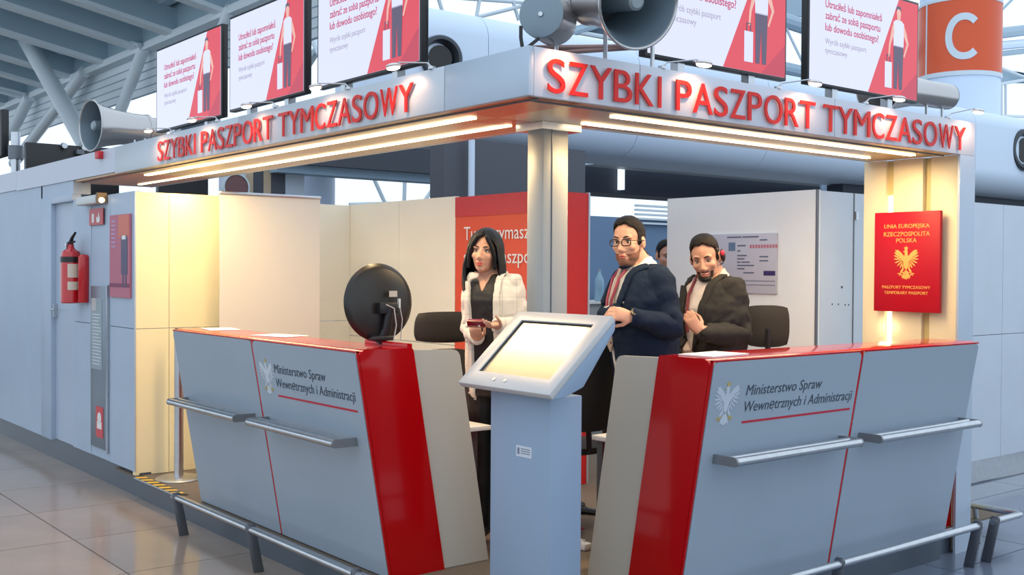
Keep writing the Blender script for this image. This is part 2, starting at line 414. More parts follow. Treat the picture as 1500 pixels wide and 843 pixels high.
# right end wall of the booth with light channels
rw = thing('lit_end_wall', 'cream end wall with two vertical light channels carrying the red passport board', 'wall panel', (6.5, 3.9, 0))
M_rw = mat('end_wall', (.80, .70, .47), .45)
for y0, y1 in ((3.562, 3.765), (3.821, 4.031), (4.086, 4.25)):
    obj('panel', box(BM(), 6.43, y0, .167, 6.48, y1, 2.49), M_rw, rw, bevel=.002)
obj('core', box(BM(), 6.475, 3.575, .0, 6.56, 4.25, 2.49), M_rw, rw)
obj('filler', box(BM(), 6.225, 3.60, .168, 6.43, 3.70, 1.25), M_red, rw)
obj('front_edge', box(BM(), 6.405, 3.556, .0, 6.586, 3.572, 2.488), M_alu, rw)
for y0, y1 in ((3.765, 3.821), (4.031, 4.086)):
    obj('channel', box(BM(), 6.465, y0, .167, 6.476, y1, 2.49), mat('channel', (.62, .52, .25), .4), rw)
obj('light_strip', box(BM(), 6.452, 4.040, 1.30, 6.466, 4.078, 2.26), M_led2, rw)
lamp('channel_light', 'POINT', (6.38, 4.06, 1.40), .35, (1, .78, .45), .03)
# ------------------------------------------------------------------ sign lettering
def sign(s, name_label, start, right, normal_off, total, capz, grp):
    t = thing('sign_lettering', name_label, 'sign', start)
    wd = {'I': .42, ' ': .50, 'M': 1.25, 'W': 1.32, 'O': 1.18, 'A': 1.02, 'Y': .98, 'C': .98, 'K': 1.0, 'P': .92, 'R': .98, 'B': .96, 'S': .86, 'T': .96, 'Z': .95}
    tot = sum(wd[c] for c in s); x = 0; r = Vector(right)
    for c in s:
        a = wd[c]/tot*total
        if c != ' ':
            g = .16*total/tot if c != 'I' else .28*total/tot
            if c in 'AYT': g = .04*total/tot
            n = r.cross(Z)
            bm = text_mesh(c, Vector(start)+r*(x+g/2)+n*normal_off, r, Z, capz, width=(a-g), depth=.007, res=8)
            obj('letter', bm, M_letter, t, smooth=False)
        x += a
    return t
sign('SZYBKI PASZPORT TYMCZASOWY', 'red raised letters on the left fascia spelling the booth name', (2.936, 7.72, 2.516), -Y, .010, 3.31, .142, 1)
sign('SZYBKI PASZPORT TYMCZASOWY', 'red raised letters on the right fascia spelling the booth name', (3.02, 3.559, 2.512), X, .010, 3.43, .148, 1)
# ------------------------------------------------------------------ picture lamps on the fascia
def arm_lamp(p, n, along, label, e=4.6):
    p = Vector(p); n = Vector(n); al = Vector(along)
    base = p-n*.10+al*.18; base.z = 2.70
    t = thing('picture_lamp', label, 'lamp', base, 'small arm lamps over the fascia')
    obj('base', lathe(BM(), [(0, .018), (.012, .018)], base, Z, 12), M_steel, t)
    obj('arm', tube(BM(), [base+Z*.01, base+Z*.035-al*.04, p+Z*.018+al*.05, p+Z*.012], .004, 6), M_steel, t)
    b = BM(); ellip(b, p+Z*.008, (al*.055, n*.028, Z*.014), 14, 8); obj('head', b, mat('lamp_head', (.75, .72, .70), .3, .4), t)
    b = BM(); ellip(b, p-Z*.002, (al*.048, n*.024, Z*.010), 14, 8); obj('bulb', b, M_lampglow, t)
    tgt = p-n*.10-Z*.35
    lamp('picture_light', 'SPOT', p-Z*.012+n*.02, e, (1, .50, .24), .02, target=tgt, spot=math.radians(140), blend=.9)
ordn = ('far end lamp beside the horn', 'second lamp, over the letters PASZ', 'third lamp from the far end', 'fourth lamp, over the letters CZAS', 'lamp nearest the corner')
for (y, z), d in zip(((7.675, 2.723), (6.895, 2.717), (6.077, 2.717), (5.231, 2.72), (4.462, 2.72)), ordn):
    arm_lamp((2.84, y, z), (-1, 0, 0), (0, -1, 0), 'small glowing arm lamp on left fascia, '+d)
for (x, z), d in zip(((3.934, 2.727), (4.799, 2.733), (5.583, 2.733), (6.455, 2.745)), ('over the word PASZPORT start', 'between PASZPORT and TYMCZASOWY', 'over the letters CZA', 'at the outer right end')):
    arm_lamp((x, 3.47, z), (0, -1, 0), (-1, 0, 0), 'small glowing arm lamp on right fascia '+d)
lamp('corner_light', 'SPOT', (3.12, 3.46, 2.73), 4, (1, .50, .24), .02, target=(3.10, 3.62, 2.4), spot=math.radians(120), blend=.9)
# ------------------------------------------------------------------ monitors
def monitor(c, right, wid, hgt, label, tilt=0):
    c = Vector(c); r = Vector(right); n = r.cross(Z); t = thing('monitor', label, 'monitor', c-Z*hgt/2, 'advertising monitors above the canopy')
    u = (Z+n*(-tilt)).normalized(); n = r.cross(u)
    def P(a, b, d=0): return c+r*a*wid+u*b*hgt+n*d
    q = lambda x0, y0, x1, y1, d: [P(x0, y0, d), P(x1, y0, d), P(x1, y1, d), P(x0, y1, d)]
    obj('bezel', prism(BM(), q(-.5, -.5, .5, .5, -.045), n*.045), M_black, t, bevel=.004)
    obj('back_cover', prism(BM(), q(-.38, -.4, .38, .38, -.09), n*.045), M_black, t, bevel=.01)
    sc = obj('screen', prism(BM(), q(-.485, -.475, .485, .475, .0), n*.002), M_scr, t, smooth=False)
    f = obj('picture_field', prism(BM(), [P(.02, -.475, .002), P(.485, -.475, .002), P(.485, .475, .002), P(.30, .475, .002)], n*.001), M_scr_red, sc, smooth=False)
    dk = BM(); prism(dk, [P(.30, -.475, .003), P(.485, -.475, .003), P(.485, -.2, .003)], n*.0005)
    obj('picture_shade', dk, emat('screen_red2', (.5, .04, .08)), sc, smooth=False)
    lines = ('Utraciłeś lub zapomniałeś', 'zabrać ze sobą paszportu', 'lub dowodu osobistego?')
    for k, (s, ww) in enumerate(zip(lines, (.50, .485, .47))):
        obj('screen_text', text_mesh(s, P(-.36, .22-.105*k, .0025), r, u, .042*hgt/.62*1.0, width=ww*wid, depth=.0008, weight=.010), M_scr_txt, sc, smooth=False)
    for k, (s, ww) in enumerate((('Wyrób szybki paszport', .36), ('tymczasowy', .19))):
        obj('screen_text', text_mesh(s, P(-.36, -.11-.085*k, .0025), r, u, .032*hgt/.62, width=ww*wid, depth=.0008), M_scr_gry, sc, smooth=False)
    def G(x, y): return P(x, y, .0045)
    def shp(pl_, m, nm, e=.0006): obj(nm, prism(BM(), [G(*p) for p in pl_], n*e), m, sc, smooth=False)
    # little traveller with a suitcase drawn on the screen
    shp([(.255, -.40), (.285, -.40), (.295, -.12), (.305, -.40), (.335, -.40), (.345, .02), (.25, .02)], M_scr_dk, 'figure_trousers')
    shp([(.25, .01), (.345, .01), (.35, .24), (.325, .27), (.27, .27), (.245, .24)], M_scr, 'figure_shirt')
    shp([(.25, .24), (.235, .20), (.205, .02), (.20, -.10), (.212, -.10), (.222, .02), (.255, .14)], emat('screen_skin', (.75, .42, .36)), 'figure_arm', .0008)
    shp([(.345, .24), (.37, .17), (.395, .06), (.355, -.08), (.345, -.07), (.375, .055), (.345, .14)], MATS['screen_skin'], 'figure_arm', .0008)
    shp([(.283, .27), (.312, .27), (.318, .35), (.305, .38), (.285, .38), (.277, .35)], MATS['screen_skin'], 'figure_head')
    shp([(.275, .35), (.272, .39), (.29, .41), (.315, .40), (.32, .36), (.305, .378), (.283, .378)], M_scr_dk, 'figure_hair', .001)
    shp([(.17, -.40), (.235, -.40), (.235, -.15), (.17, -.15)], M_scr, 'figure_suitcase')
    shp([(.185, -.15), (.192, -.15), (.192, -.09), (.213, -.09), (.213, -.15), (.22, -.15), (.22, -.08), (.185, -.08)], M_scr_dk, 'figure_handle', .0008)
    for a in (-.25, .25):
        p = P(a, -.5, -.04); obj('bracket', box(BM(), p.x-.025, p.y-.025, 2.62, p.x+.025, p.y+.025, p.z+.02), M_steel, t)
    return t
lab = ('monitor above left fascia, farthest from the corner', 'monitor above left fascia, middle of three', 'monitor above left fascia, nearest the corner')
for (y0, y1), l in zip(((8.21, 7.017), (6.895, 5.84), (5.69, 4.61)), lab):
    monitor((3.1, (y0+y1)/2, 3.095 if y0 > 8 else 3.11), -Y, y0-y1, .63, l)
monitor(((3.80+4.88)/2, 3.72, 3.11), X, 1.09, .64, 'monitor above right fascia, beside the big horn')
monitor(((5.073+6.19)/2, 3.72, 3.11), X, 1.117, .62, 'monitor above right fascia, beside the orange column')
t = thing('speaker_box', 'flat dark rounded box behind the farthest monitor', 'box', (3.35, 8.3, 2.62))
obj('case', prism(BM(), [(3.3, 8.35, 2.70), (3.3, 8.27, 2.70), (3.3, 8.27, 3.2), (3.3, 8.30, 3.28), (3.3, 8.35, 3.28)], (.35, 0, 0)), mat('box_blue', (.12, .17, .22), .4), t, bevel=.02)
# ------------------------------------------------------------------ horn loudspeakers
M_horn = mat('horn_metal', (.52, .50, .50), .24, .8)
M_hornin = mat('horn_inner', (.15, .20, .24), .45, .3)
def horn(c, d, rm, L, label, feet=(), sc=1.0):
    """c: centre of the mouth, d: direction from mouth to the rear"""
    c = Vector(c); d = Vector(d).normalized(); t = thing('horn_loudspeaker', label, 'loudspeaker', (c.x, c.y, 2.70))
    prof = [(0, rm), (.02*L, rm*.98), (.10*L, rm*.87), (.22*L, rm*.77), (.40*L, rm*.68), (.60*L, rm*.62), (.80*L, rm*.60)]
    b = lathe(BM(), prof+[(p, r-.008) for p, r in prof[::-1]], c, d, 48, closed=True); obj('bell', b, M_horn, t)
    b = lathe(BM(), [(p+.002, r-.0095) for p, r in prof]+[(p+.001, r-.0085) for p, r in prof[::-1]], c, d, 48, closed=True); obj('inner_bell', b, M_hornin, t)
    b = lathe(BM(), [(.78*L, rm*.62), (.80*L, rm*.63), (.82*L, rm*.63), (.83*L, rm*.52), (1.02*L, rm*.51), (1.04*L, rm*.46)], c, d, 40); obj('driver', b, M_horn, t)
    b = lathe(BM(), [(.02*L, rm*.14), (.04*L, rm*.20), (.35*L, rm*.26), (.75*L, rm*.42)], c, d, 32); obj('phase_plug', b, mat('plug', (.26, .31, .34), .4, .3), t)
    obj('throat', lathe(BM(), [(.70*L, rm*.60), (.77*L, rm*.60)], c, d, 32), M_black, t)
    b = tube(BM(), [c+d*.02*L+frame_for(d)[0]*rm+0*Z if False else c+d*(.0)+ (frame_for(d)[0]*math.cos(a)+frame_for(d)[1]*math.sin(a))*rm for a in [2*PI*k/40 for k in range(41)]], .006, 6, cap=False); obj('rim', b, M_horn, t)
    for p in feet:
        p = Vector(p); obj('stand_rod', tube(BM(), [(p.x, p.y, 2.62), p], .010, 8), M_steel, t)
    return t
horn(at(133, 184, 1, 9.45), (.985, .12, .02), .215, .62, 'big grey horn loudspeaker at the left end pointing away left', [at(197, 205, 1, 9.25), at(212, 203, 1, 9.22)])
horn(at(936, 2, 1, 3.30), (.16, 1.0, .26), .200, .46, 'large horn loudspeaker with open mouth facing the aisle at the corner', [at(887, 40, 1, 3.64), at(956, 50, 1, 3.60)])
def drum(c, d, r, L, label, feet, mouth=True):
    c = Vector(c); d = Vector(d).normalized(); t = thing('horn_loudspeaker', label, 'loudspeaker', (c.x, c.y, 2.70))
    obj('driver', lathe(BM(), [(0, r*.97), (.012, r), (L, r)], c, d, 40), M_horn, t)
    obj('end_cap', lathe(BM(), [(-.006, r*.93), (-.004, r*.98), (0, r*.98)], c, d, 40), mat('cap_grey', (.22, .28, .33), .45, .3), t)
    obj('cap_screw', lathe(BM(), [(-.014, r*.10), (-.006, r*.13)], c, d, 12), M_steel, t)
    prof = [(L, r*1.02), (L*1.5, r*1.1), (L*2.2, r*1.5), (L*2.8, r*2.1)]
    if mouth: obj('bell', lathe(BM(), prof+[(p, q-.008) for p, q in prof[::-1]], c, d, 40, closed=True), M_horn, t)
    for p in feet:
        p = Vector(p); obj('stand_rod', tube(BM(), [(p.x, p.y, 2.62), p], .010, 8), M_steel, t)
    return t
t = drum(at(793, 21, 1, 3.66), (.80, .50, .02), .103, .20, 'horn loudspeaker seen from behind, round end cap above the corner', [at(815, 40, 1, 3.76)], mouth=False)
p0 = at(763, 45, 1, 3.66)
obj('handle', tube(BM(), [p0+Z*.02, p0-Z*.03, p0-Z*.075+X*.01], .008, 8), M_black, t)
obj('handle', tube(BM(), [p0+X*.10-Z*.02, p0+X*.06-Z*.05, p0+X*.035-Z*.07], .008, 8), M_black, t)
drum(at(1389, 142, 1, 4.0), (-1, .10, .0), .088, .26, 'horn loudspeaker at the right end with its rear cap outward', [at(1357, 150, 1, 4.0), at(1380, 150, 1, 4.0)], mouth=True)
for i, (a, b_) in enumerate((((782, 70), (925, 68)), ((800, 78), (925, 70)))):
    obj('support_bar', tube(BM(), [at(*a, 1, 3.85), at(*b_, 1, 3.85)], .012, 8), mat('bar_brown', (.32, .20, .18), .4, .5), ob['horn_loudspeaker.001'])
# ------------------------------------------------------------------ passport board
pb = thing('passport_board', 'large red board shaped like a passport cover with gold eagle', 'board', (6.38, 3.89, 1.5))
obj('cover', box(BM(), 6.362, 3.657, 1.50, 6.392, 4.124, 2.145), mat('passport_red', (.44, .004, .018), .42, spec=.3), pb, bevel=.006)
obj('mount', box(BM(), 6.392, 3.72, 1.6, 6.43, 3.78, 2.1), M_steel_d, pb); obj('mount', box(BM(), 6.392, 4.0, 1.6, 6.43, 4.03, 2.1), M_steel_d, pb)
for s, py, wdt, cap in (('UNIA EUROPEJSKA', 2.040, .32, .026), ('RZECZPOSPOLITA', 1.988, .325, .028), ('POLSKA', 1.947, .145, .028), ('PASZPORT TYMCZASOWY', 1.650, .34, .019), ('TEMPORARY PASSPORT', 1.614, .31, .019)):
    obj('gold_text', text_mesh(s, (6.3615, 3.89, py), -Y, Z, cap, width=wdt, align='C', depth=.0015), M_gold, pb, smooth=False)
eagle(pb, (6.3618, 3.89, 1.815), -Y, Z, .225, M_gold, M_gold, one=True)
# ------------------------------------------------------------------ data page poster on the partition
po = thing('poster', 'pale sample document poster on the partition behind the bearded men', 'poster', (6.53, 5.2, 1.6))
obj('board', box(BM(), 6.520, 5.035, 1.59, 6.536, 5.72, 2.04), mat('poster_paper', (.50, .50, .58), .5), po, bevel=.002)
def pr(y0, z0, y1, z1, m): return obj('print_block', box(BM(), 6.5185, y1, z0, 6.5205, y0, z1), m, po, smooth=False)
mi = mat('poster_ink', (.12, .14, .22), .6)
pr(5.485, 1.91, 5.42, 1.975, mat('poster_photo', (.12, .20, .32), .6)); pr(5.15, 1.725, 5.045, 1.76, mat('poster_navy', (.03, .02, .12), .5))
for y0, y1, z in ((5.50, 5.36, 2.01), (5.35, 5.20, 2.01), (5.19, 5.12, 1.985), (5.40, 5.32, 1.945), (5.40, 5.37, 1.905), (5.40, 5.31, 1.87), (5.40, 5.33, 1.845), (5.40, 5.37, 1.82), (5.36, 5.28, 1.82), (5.40, 5.24, 1.795), (5.40, 5.33, 1.77), (5.34, 5.24, 1.74), (5.19, 5.11, 1.86), (5.19, 5.11, 1.83)):
    pr(y0, z, y1, z+.010, mi)
for k in range(10): pr(5.28-.026*k, 1.93, 5.28-.026*k-.018, 1.955, mat('poster_red', (.50, .16, .22), .6))
b = BM()
for z in (1.68, 1.65):
    for k in range(34): box(b, 6.5185, 5.62-k*.017-.010, z, 6.5205, 5.62-k*.017, z+.008)
obj('dotted_lines', b, mi, po, kind='stuff', smooth=False)
# ------------------------------------------------------------------ roll-up banner back side
ru = thing('roll_up_banner', 'tall plain beige roll-up banner seen from behind', 'banner', (3.9, 7.9, .17))
obj('sheet', box(BM(), 3.478, 7.905, .22, 4.338, 7.909, 2.325), mat('banner_back', (.74, .70, .61), .7), ru)
obj('top_rail', box(BM(), 3.474, 7.895, 2.318, 4.344, 7.917, 2.342), M_steel, ru, bevel=.004)
obj('base_case', box(BM(), 3.474, 7.84, .167, 4.344, 7.97, .235), M_steel, ru, bevel=.02)
obj('pole', tube(BM(), [(3.9, 7.925, .2), (3.9, 7.925, 2.33)], .008, 8), M_steel, ru)
# ------------------------------------------------------------------ stanchion
st = thing('stanchion', 'steel barrier post with round base beside the left counter', 'post', (3.17, 7.93, .167))
obj('base_disc', lathe(BM(), [(0, .17), (.008, .17), (.022, .15), (.03, .05)], (3.17, 7.93, .167), Z, 40), M_steel, st)
obj('post', tube(BM(), [(3.17, 7.93, .19), (3.17, 7.93, 1.25)], .034, 20), M_steel, st)
obj('cap', lathe(BM(), [(0, .04), (.05, .04), (.06, .03)], (3.17, 7.93, 1.24), Z, 20), M_black, st)
# ================================================================== COUNTERS
def rpoly(pts, rad, n=5):
    out = []; k = len(pts)
    for i in range(k):
        p, a, c = Vector(pts[i]), Vector(pts[i-1]), Vector(pts[(i+1) % k])
        r = rad[i] if isinstance(rad, (list, tuple)) else rad
        if r == 0: out.append(p); continue
        u, v = (a-p).normalized(), (c-p).normalized(); h = u.angle(v)/2; d = r/math.tan(h)
        s, e = p+u*d, p+v*d; o = p+(u+v).normalized()*(r/math.sin(h))
        for j in range(n+1):
            t = j/n; q = (s.lerp(e, t)-o).normalized()*r+o; out.append(q)
    return out
HT, HB, XB = 1.348, .168, .205
def counter(label, W, right_is_plus, ends, railspans, sgn_pos):
    """W(a, xin, z) -> world; a runs along the counter from the corner gap"""
    base = W(1.19, .25, .167); t = thing('service_counter', label, 'counter', base)
    A = (W(1, 0, 0)-W(0, 0, 0)); I = (W(0, 1, 0)-W(0, 0, 0))
    sl = (HT-HB); up = (I*(-XB)+Z*sl).normalized(); nrm = (-I*sl-Z*XB*1.0).normalized()
    nrm = (-I*sl - Z*XB).normalized()
    xo = lambda z: XB*(HT-z)/sl
    prof = rpoly([W(0, XB, HB), W(0, 0, HT), W(0, .325, HT), W(0, .325+XB, HB)], [0, .035, .02, 0])
    obj('shell', prism(BM(), prof, A*2.38), M_red, t)
    # raised inner edge of the shell near the gap
    if not right_is_plus: obj('upstand', prism(BM(), rpoly([W(.02, .30, HT-.01), W(.02, .30, HT+.022), W(.02, .33, HT+.022), W(.02, .33, HT-.01)], .006, 2), A*.42), M_red, t)
    for a0, a1 in ((.014, 1.180), (1.200, 2.375)):
        q = lambda a, z: W(a, xo(z), z)+nrm*.001
        obj('front_panel', prism(BM(), rpoly([q(a0, HB+.01), q(a0, HT-.012), q(a1, HT-.012), q(a1, HB+.01)], [.004, .03, .03, .004]), nrm*.014), M_panel, t, ang=60)
    e = rpoly([W(.012, .327+XB, HB+.002), W(.012, .327, HT-.012), W(.012, .625, 1.326), W(.012, .83, HB+.002)], [0, .01, .045, 0])
    obj('end_panel', prism(BM(), e, A*.02), M_greypan, t)
    obj('kick_panel', prism(BM(), [W(.0, XB+.012, .0), W(0, XB+.012, HB), W(0, XB+.04, HB), W(0, XB+.04, 0)], A*2.38), M_plinth, t)
    b = BM()
    for a0, a1 in railspans:
        for xi, z in ((-.060, .872), (.0, .872)):
            rl = tube(BM(), [W(a0, xi, z), W(a1, xi, z)], .021, 14); obj('shelf_rail', rl, M_steel, t)
        for a in (a0-.011, a1-.001):
            pts = rpoly([W(a, -.080, .85), W(a, -.080, .894), W(a, xo(.894), .894), W(a, xo(.85), .85)], [.02, .02, 0, 0])
            obj('rail_bracket', prism(BM(), pts, A*.012), MATS['dark_steel'] if False else mat('bracket_steel', (.30, .31, .32), .4, .8), t)
    q = lambda a, z, d: W(a, xo(z), z)+nrm*d
    obj('seam_trim', prism(BM(), [q(1.181, HB+.01, .002), q(1.181, HT-.008, .002), q(1.199, HT-.008, .002), q(1.199, HB+.01, .002)], nrm*.011), M_red, t)
    obj('edge_trim', prism(BM(), [q(.002, HT-.011, .001), q(.002, HT-.004, .001), q(2.378, HT-.004, .001), q(2.378, HT-.011, .001)], nrm*.012), M_red, t)
    obj('edge_trim', prism(BM(), [q(.002, HB+.01, .001), q(.002, HT-.004, .001), q(.010, HT-.004, .001), q(.010, HB+.01, .001)], nrm*.012), M_red, t)
    # print on the panel next to the gap
    r = A if right_is_plus else -A
    def S_(a, z): return W(a, xo(z), z)+nrm*.0155
    r = r.normalized()
    aL, aT, aR1, aR2, aE = sgn_pos
    obj('lettering', text_mesh('Ministerstwo Spraw', S_(aT, 1.166), r, up, .052, width=abs(aR1-aT), depth=.0012, shear=.12), M_ink, t, smooth=False)
    obj('lettering', text_mesh('Wewnętrznych i Administracji', S_(aT, 1.086), r, up, .052, width=abs(aR2-aT), depth=.0012, shear=.12), M_ink, t, smooth=False)
    obj('red_line', prism(BM(), [S_(aT, 1.030), S_(aR2, 1.030), S_(aR2, 1.041), S_(aT, 1.041)], nrm*.001), mat('line_red', (.50, .015, .04), .4), t, smooth=False)
    eagle(t, S_(aE, 1.135), r, up, .225, mat('eagle_silver', (.62, .68, .76), .3, .3), mat('eagle_gold', (.50, .38, .12), .4), t=.0016)
    return t
WL = lambda a, xi, z: Vector((2.797+xi, 4.70+a, z))
WR = lambda a, xi, z: Vector((3.84+a, 3.330+xi, z))
counter('left white-fronted counter with red gloss shell and ministry lettering', WL, False, 1, ((.13, 1.11), (1.30, 2.30)), (0, .945, .355, .072, 1.045))
counter('right white-fronted counter with red gloss shell and ministry lettering', WR, True, 1, ((.11, 1.09), (1.28, 2.29)), (0, .272, .868, 1.150, .137))
# foot rails
def foot_rail(label, pts, posts, lean):
    t = thing('foot_rail', label, 'rail', (posts[0][0], posts[0][1], 0), 'steel foot rails in front of the counters')
    obj('rail', tube(BM(), pts, .021, 14), M_steel, t)
    for (x, y, ax) in posts:
        lx, ly = lean; w_ = .006
        a = Vector((x, y, 0)); b_ = Vector((x+lx, y+ly, .275)); d = Vector((0, 1, 0)) if ax == 'x' else Vector((1, 0, 0)); e = Vector((1, 0, 0)) if ax == 'x' else Vector((0, 1, 0))
        pr_ = [a-e*.032, a+e*.032, b_+e*.030, b_+e*.018+Z*.014, b_-e*.018+Z*.014, b_-e*.030]
        pr_ = [p-d*w_ for p in pr_]
        obj('post', prism(BM(), pr_, d*2*w_), M_steel_d, t, bevel=.002)
    return t
foot_rail('long steel foot rail in front of the left counter', [(2.742, 6.94, .256), (2.742, 5.83, .256), (2.742, 4.5, .256)], [(2.795, 6.90, 'x'), (2.795, 5.80, 'x'), (2.795, 4.62, 'x')], (-.055, 0))
foot_rail('long steel foot rail in front of the right counter', [(3.75, 3.295, .256), (6.215, 3.295, .256)], [(3.80, 3.35, 'y'), (4.81, 3.35, 'y'), (6.19, 3.35, 'y')], (0, -.055))
t = foot_rail('short steel rail turning the corner beside the end wall', [(6.36, 3.295, .256), (6.69, 3.295, .256), (6.72, 3.325, .256), (6.72, 4.3, .256)], [(6.383, 3.345, 'y')], (0, -.055))
obj('post', tube(BM(), [(6.78, 3.60, 0), (6.72, 3.60, .25)], .018, 10), M_steel, t); obj('post', tube(BM(), [(6.78, 4.2, 0), (6.72, 4.2, .25)], .018, 10), M_steel, t)
# papers on the counters
for k, (px, py, rz, s_) in enumerate(((425, 491, .3, .12), (360, 481, -.2, .10))):
    p = at(px, py, 2, HT+.003); o = obj('paper_sheet', box(BM(), -.10, -.15, 0, .10, .15, .002), M_paper); o.location = (min(p.x, 3.02), p.y, HT+.001); o.rotation_euler.z = rz
    tag(o, ('white paper sheet lying on left counter nearer the black disc', 'white paper sheet lying on left counter farther end')[k], 'paper')
o = obj('paper_sheet', prism(BM(), [(-.15, -.1, 0), (.15, -.1, 0), (.15, .1, 0), (-.15, .1, 0)], (0, 0, .006)), M_paper); o.location = (4.06, 3.50, HT+.001); o.rotation_euler.z = .1
tag(o, 'small stack of white papers on right counter top', 'paper')
# ================================================================== KIOSK
kt = thing('information_kiosk', 'blue-grey floor kiosk with tilted screen standing at the booth corner', 'kiosk', (3.23, 3.85, .167))
obj('pedestal', box(BM(), 3.132, 3.631, .169, 3.322, 4.060, 1.19), M_kiosk, kt, bevel=.006)
KU = Vector((.365, 0, .327)).normalized(); KN = Vector((-KU.z, 0, KU.x))
def K(a, b, d=0): return Vector((3.0, 3.485, 1.226))+Y*a+KU*b+KN*d
KH = rpoly([K(0, 0), K(.655, 0), K(.655, .49), K(0, .49)], .012, 3)
def ring(outer, inner, off, bm):
    n = len(outer); o0 = [bm.verts.new(p) for p in outer]; i0 = [bm.verts.new(p) for p in inner]
    o1 = [bm.verts.new(p-off) for p in outer]; i1 = [bm.verts.new(p-off) for p in inner]
    for k in range(n):
        j = (k+1) % n
        bm.faces.new((o0[k], o0[j], i0[j], i0[k])); bm.faces.new((o1[j], o1[k], i1[k], i1[j]))
        bm.faces.new((o0[j], o0[k], o1[k], o1[j])); bm.faces.new((i0[k], i0[j], i1[j], i1[k]))
    return bm
obj('head_frame', ring([K(0, 0), K(.655, 0), K(.655, .49), K(0, .49)], [K(.075, .085), K(.58, .085), K(.58, .43), K(.075, .43)], KN*.03, BM()), M_kioskh, kt, bevel=.003)
obj('head_back', prism(BM(), [K(.0, .0, -.03), K(.0, .49, -.03), K(.0, .46, -.06), K(0, .16, -.115), K(.0, .06, -.075)], Y*.655), M_kiosk, kt, bevel=.004)
obj('screen', prism(BM(), [K(.078, .088, -.012), K(.577, .088, -.012), K(.577, .427, -.012), K(.078, .427, -.012)], -KN*.01), mat('kiosk_screen', (.40, .365, .30), .24, .75, vary=.03, vscale=8), kt, smooth=False)
b = BM()
for p, q in (((.075, .085), (.58, .085)), ((.58, .085), (.58, .43)), ((.58, .43), (.075, .43)), ((.075, .43), (.075, .085))): tube(b, [K(*p, -.010), K(*q, -.010)], .004, 6)
obj('screen_seal', b, M_black, kt)
for a in (.42, .34): obj('camera_eye' if a > .4 else 'button', lathe(BM(), [(0, .010), (.004, .009)], K(a, .045), KN, 16), M_steel, kt)
lb = obj('label_plate', box(BM(), 3.130, 3.755, .905, 3.132, 3.865, .955), mat('label_paper', (.62, .66, .74), .5), kt, smooth=False)
b = BM(); box(b, 3.129, 3.84, .915, 3.130, 3.855, .945)
for z in (.920, .930, .940): box(b, 3.129, 3.765, z, 3.130, 3.83, z+.004)
obj('label_print', b, mat('label_ink', (.2, .22, .3), .6), lb, smooth=False)
# ================================================================== RING LAMP DISC ON LEFT COUNTER
dt = thing('disc_lamp', 'round black photo light seen from behind on left counter', 'lamp', (3.03, 5.0, 1.35))
dc = Vector((3.106, 5.0, 1.575)); dn = Vector((-.02, -1.0, .04)).normalized()
obj('shell', lathe(BM(), [(.012, .04), (.010, .10), (.001, .18), (-.008, .205), (-.018, .210), (-.026, .206), (-.02, .02)], dc, dn, 56), mat('disc_black', (.022, .020, .018), .30, .1), dt, ang=50)
obj('diffuser', lathe(BM(), [(-.028, .205), (-.022, .207)], dc, dn, 48), M_paper, dt)
obj('socket', box(BM(), dc.x-.035, dc.y-.062, dc.z-.06, dc.x+.075, dc.y-.02, dc.z+.0), M_black, dt, bevel=.006)
obj('rating_label', box(BM(), dc.x+.03, dc.y-.045, dc.z+.03, dc.x+.08, dc.y-.0425, dc.z+.062), mat('label_grey', (.55, .5, .45), .6), dt)
obj('switch', box(BM(), dc.x+.085, dc.y-.058, dc.z-.03, dc.x+.093, dc.y-.04, dc.z+.02), M_paper, dt)
obj('stem', tube(BM(), [dc+Vector((.03, -.05, -.03)), dc+Vector((.02, -.035, -.14)), Vector((dc.x+.0, 5.0, 1.36))], [.022, .026, .03], 12), M_black, dt)
obj('clamp', box(BM(), dc.x-.07, 4.94, 1.371, dc.x+.06, 5.03, 1.40), M_black, dt, bevel=.01)
obj('cable', tube(BM(), [dc+Vector((.0, -.06, -.01)), dc+Vector((.035, -.085, -.03)), dc+Vector((.05, -.085, -.12)), dc+Vector((.03, -.09, -.20)), Vector((dc.x+.03, 4.90, 1.375))], .0035, 6), mat('cable_grey', (.5, .48, .45), .5), dt)
obj('cable', tube(BM(), [dc+Vector((.088, -.06, -.03)), dc+Vector((.10, -.065, -.09)), dc+Vector((.085, -.07, -.20)), Vector((dc.x+.08, 4.92, 1.375))], .0028, 6), MATS['cable_grey'], dt)
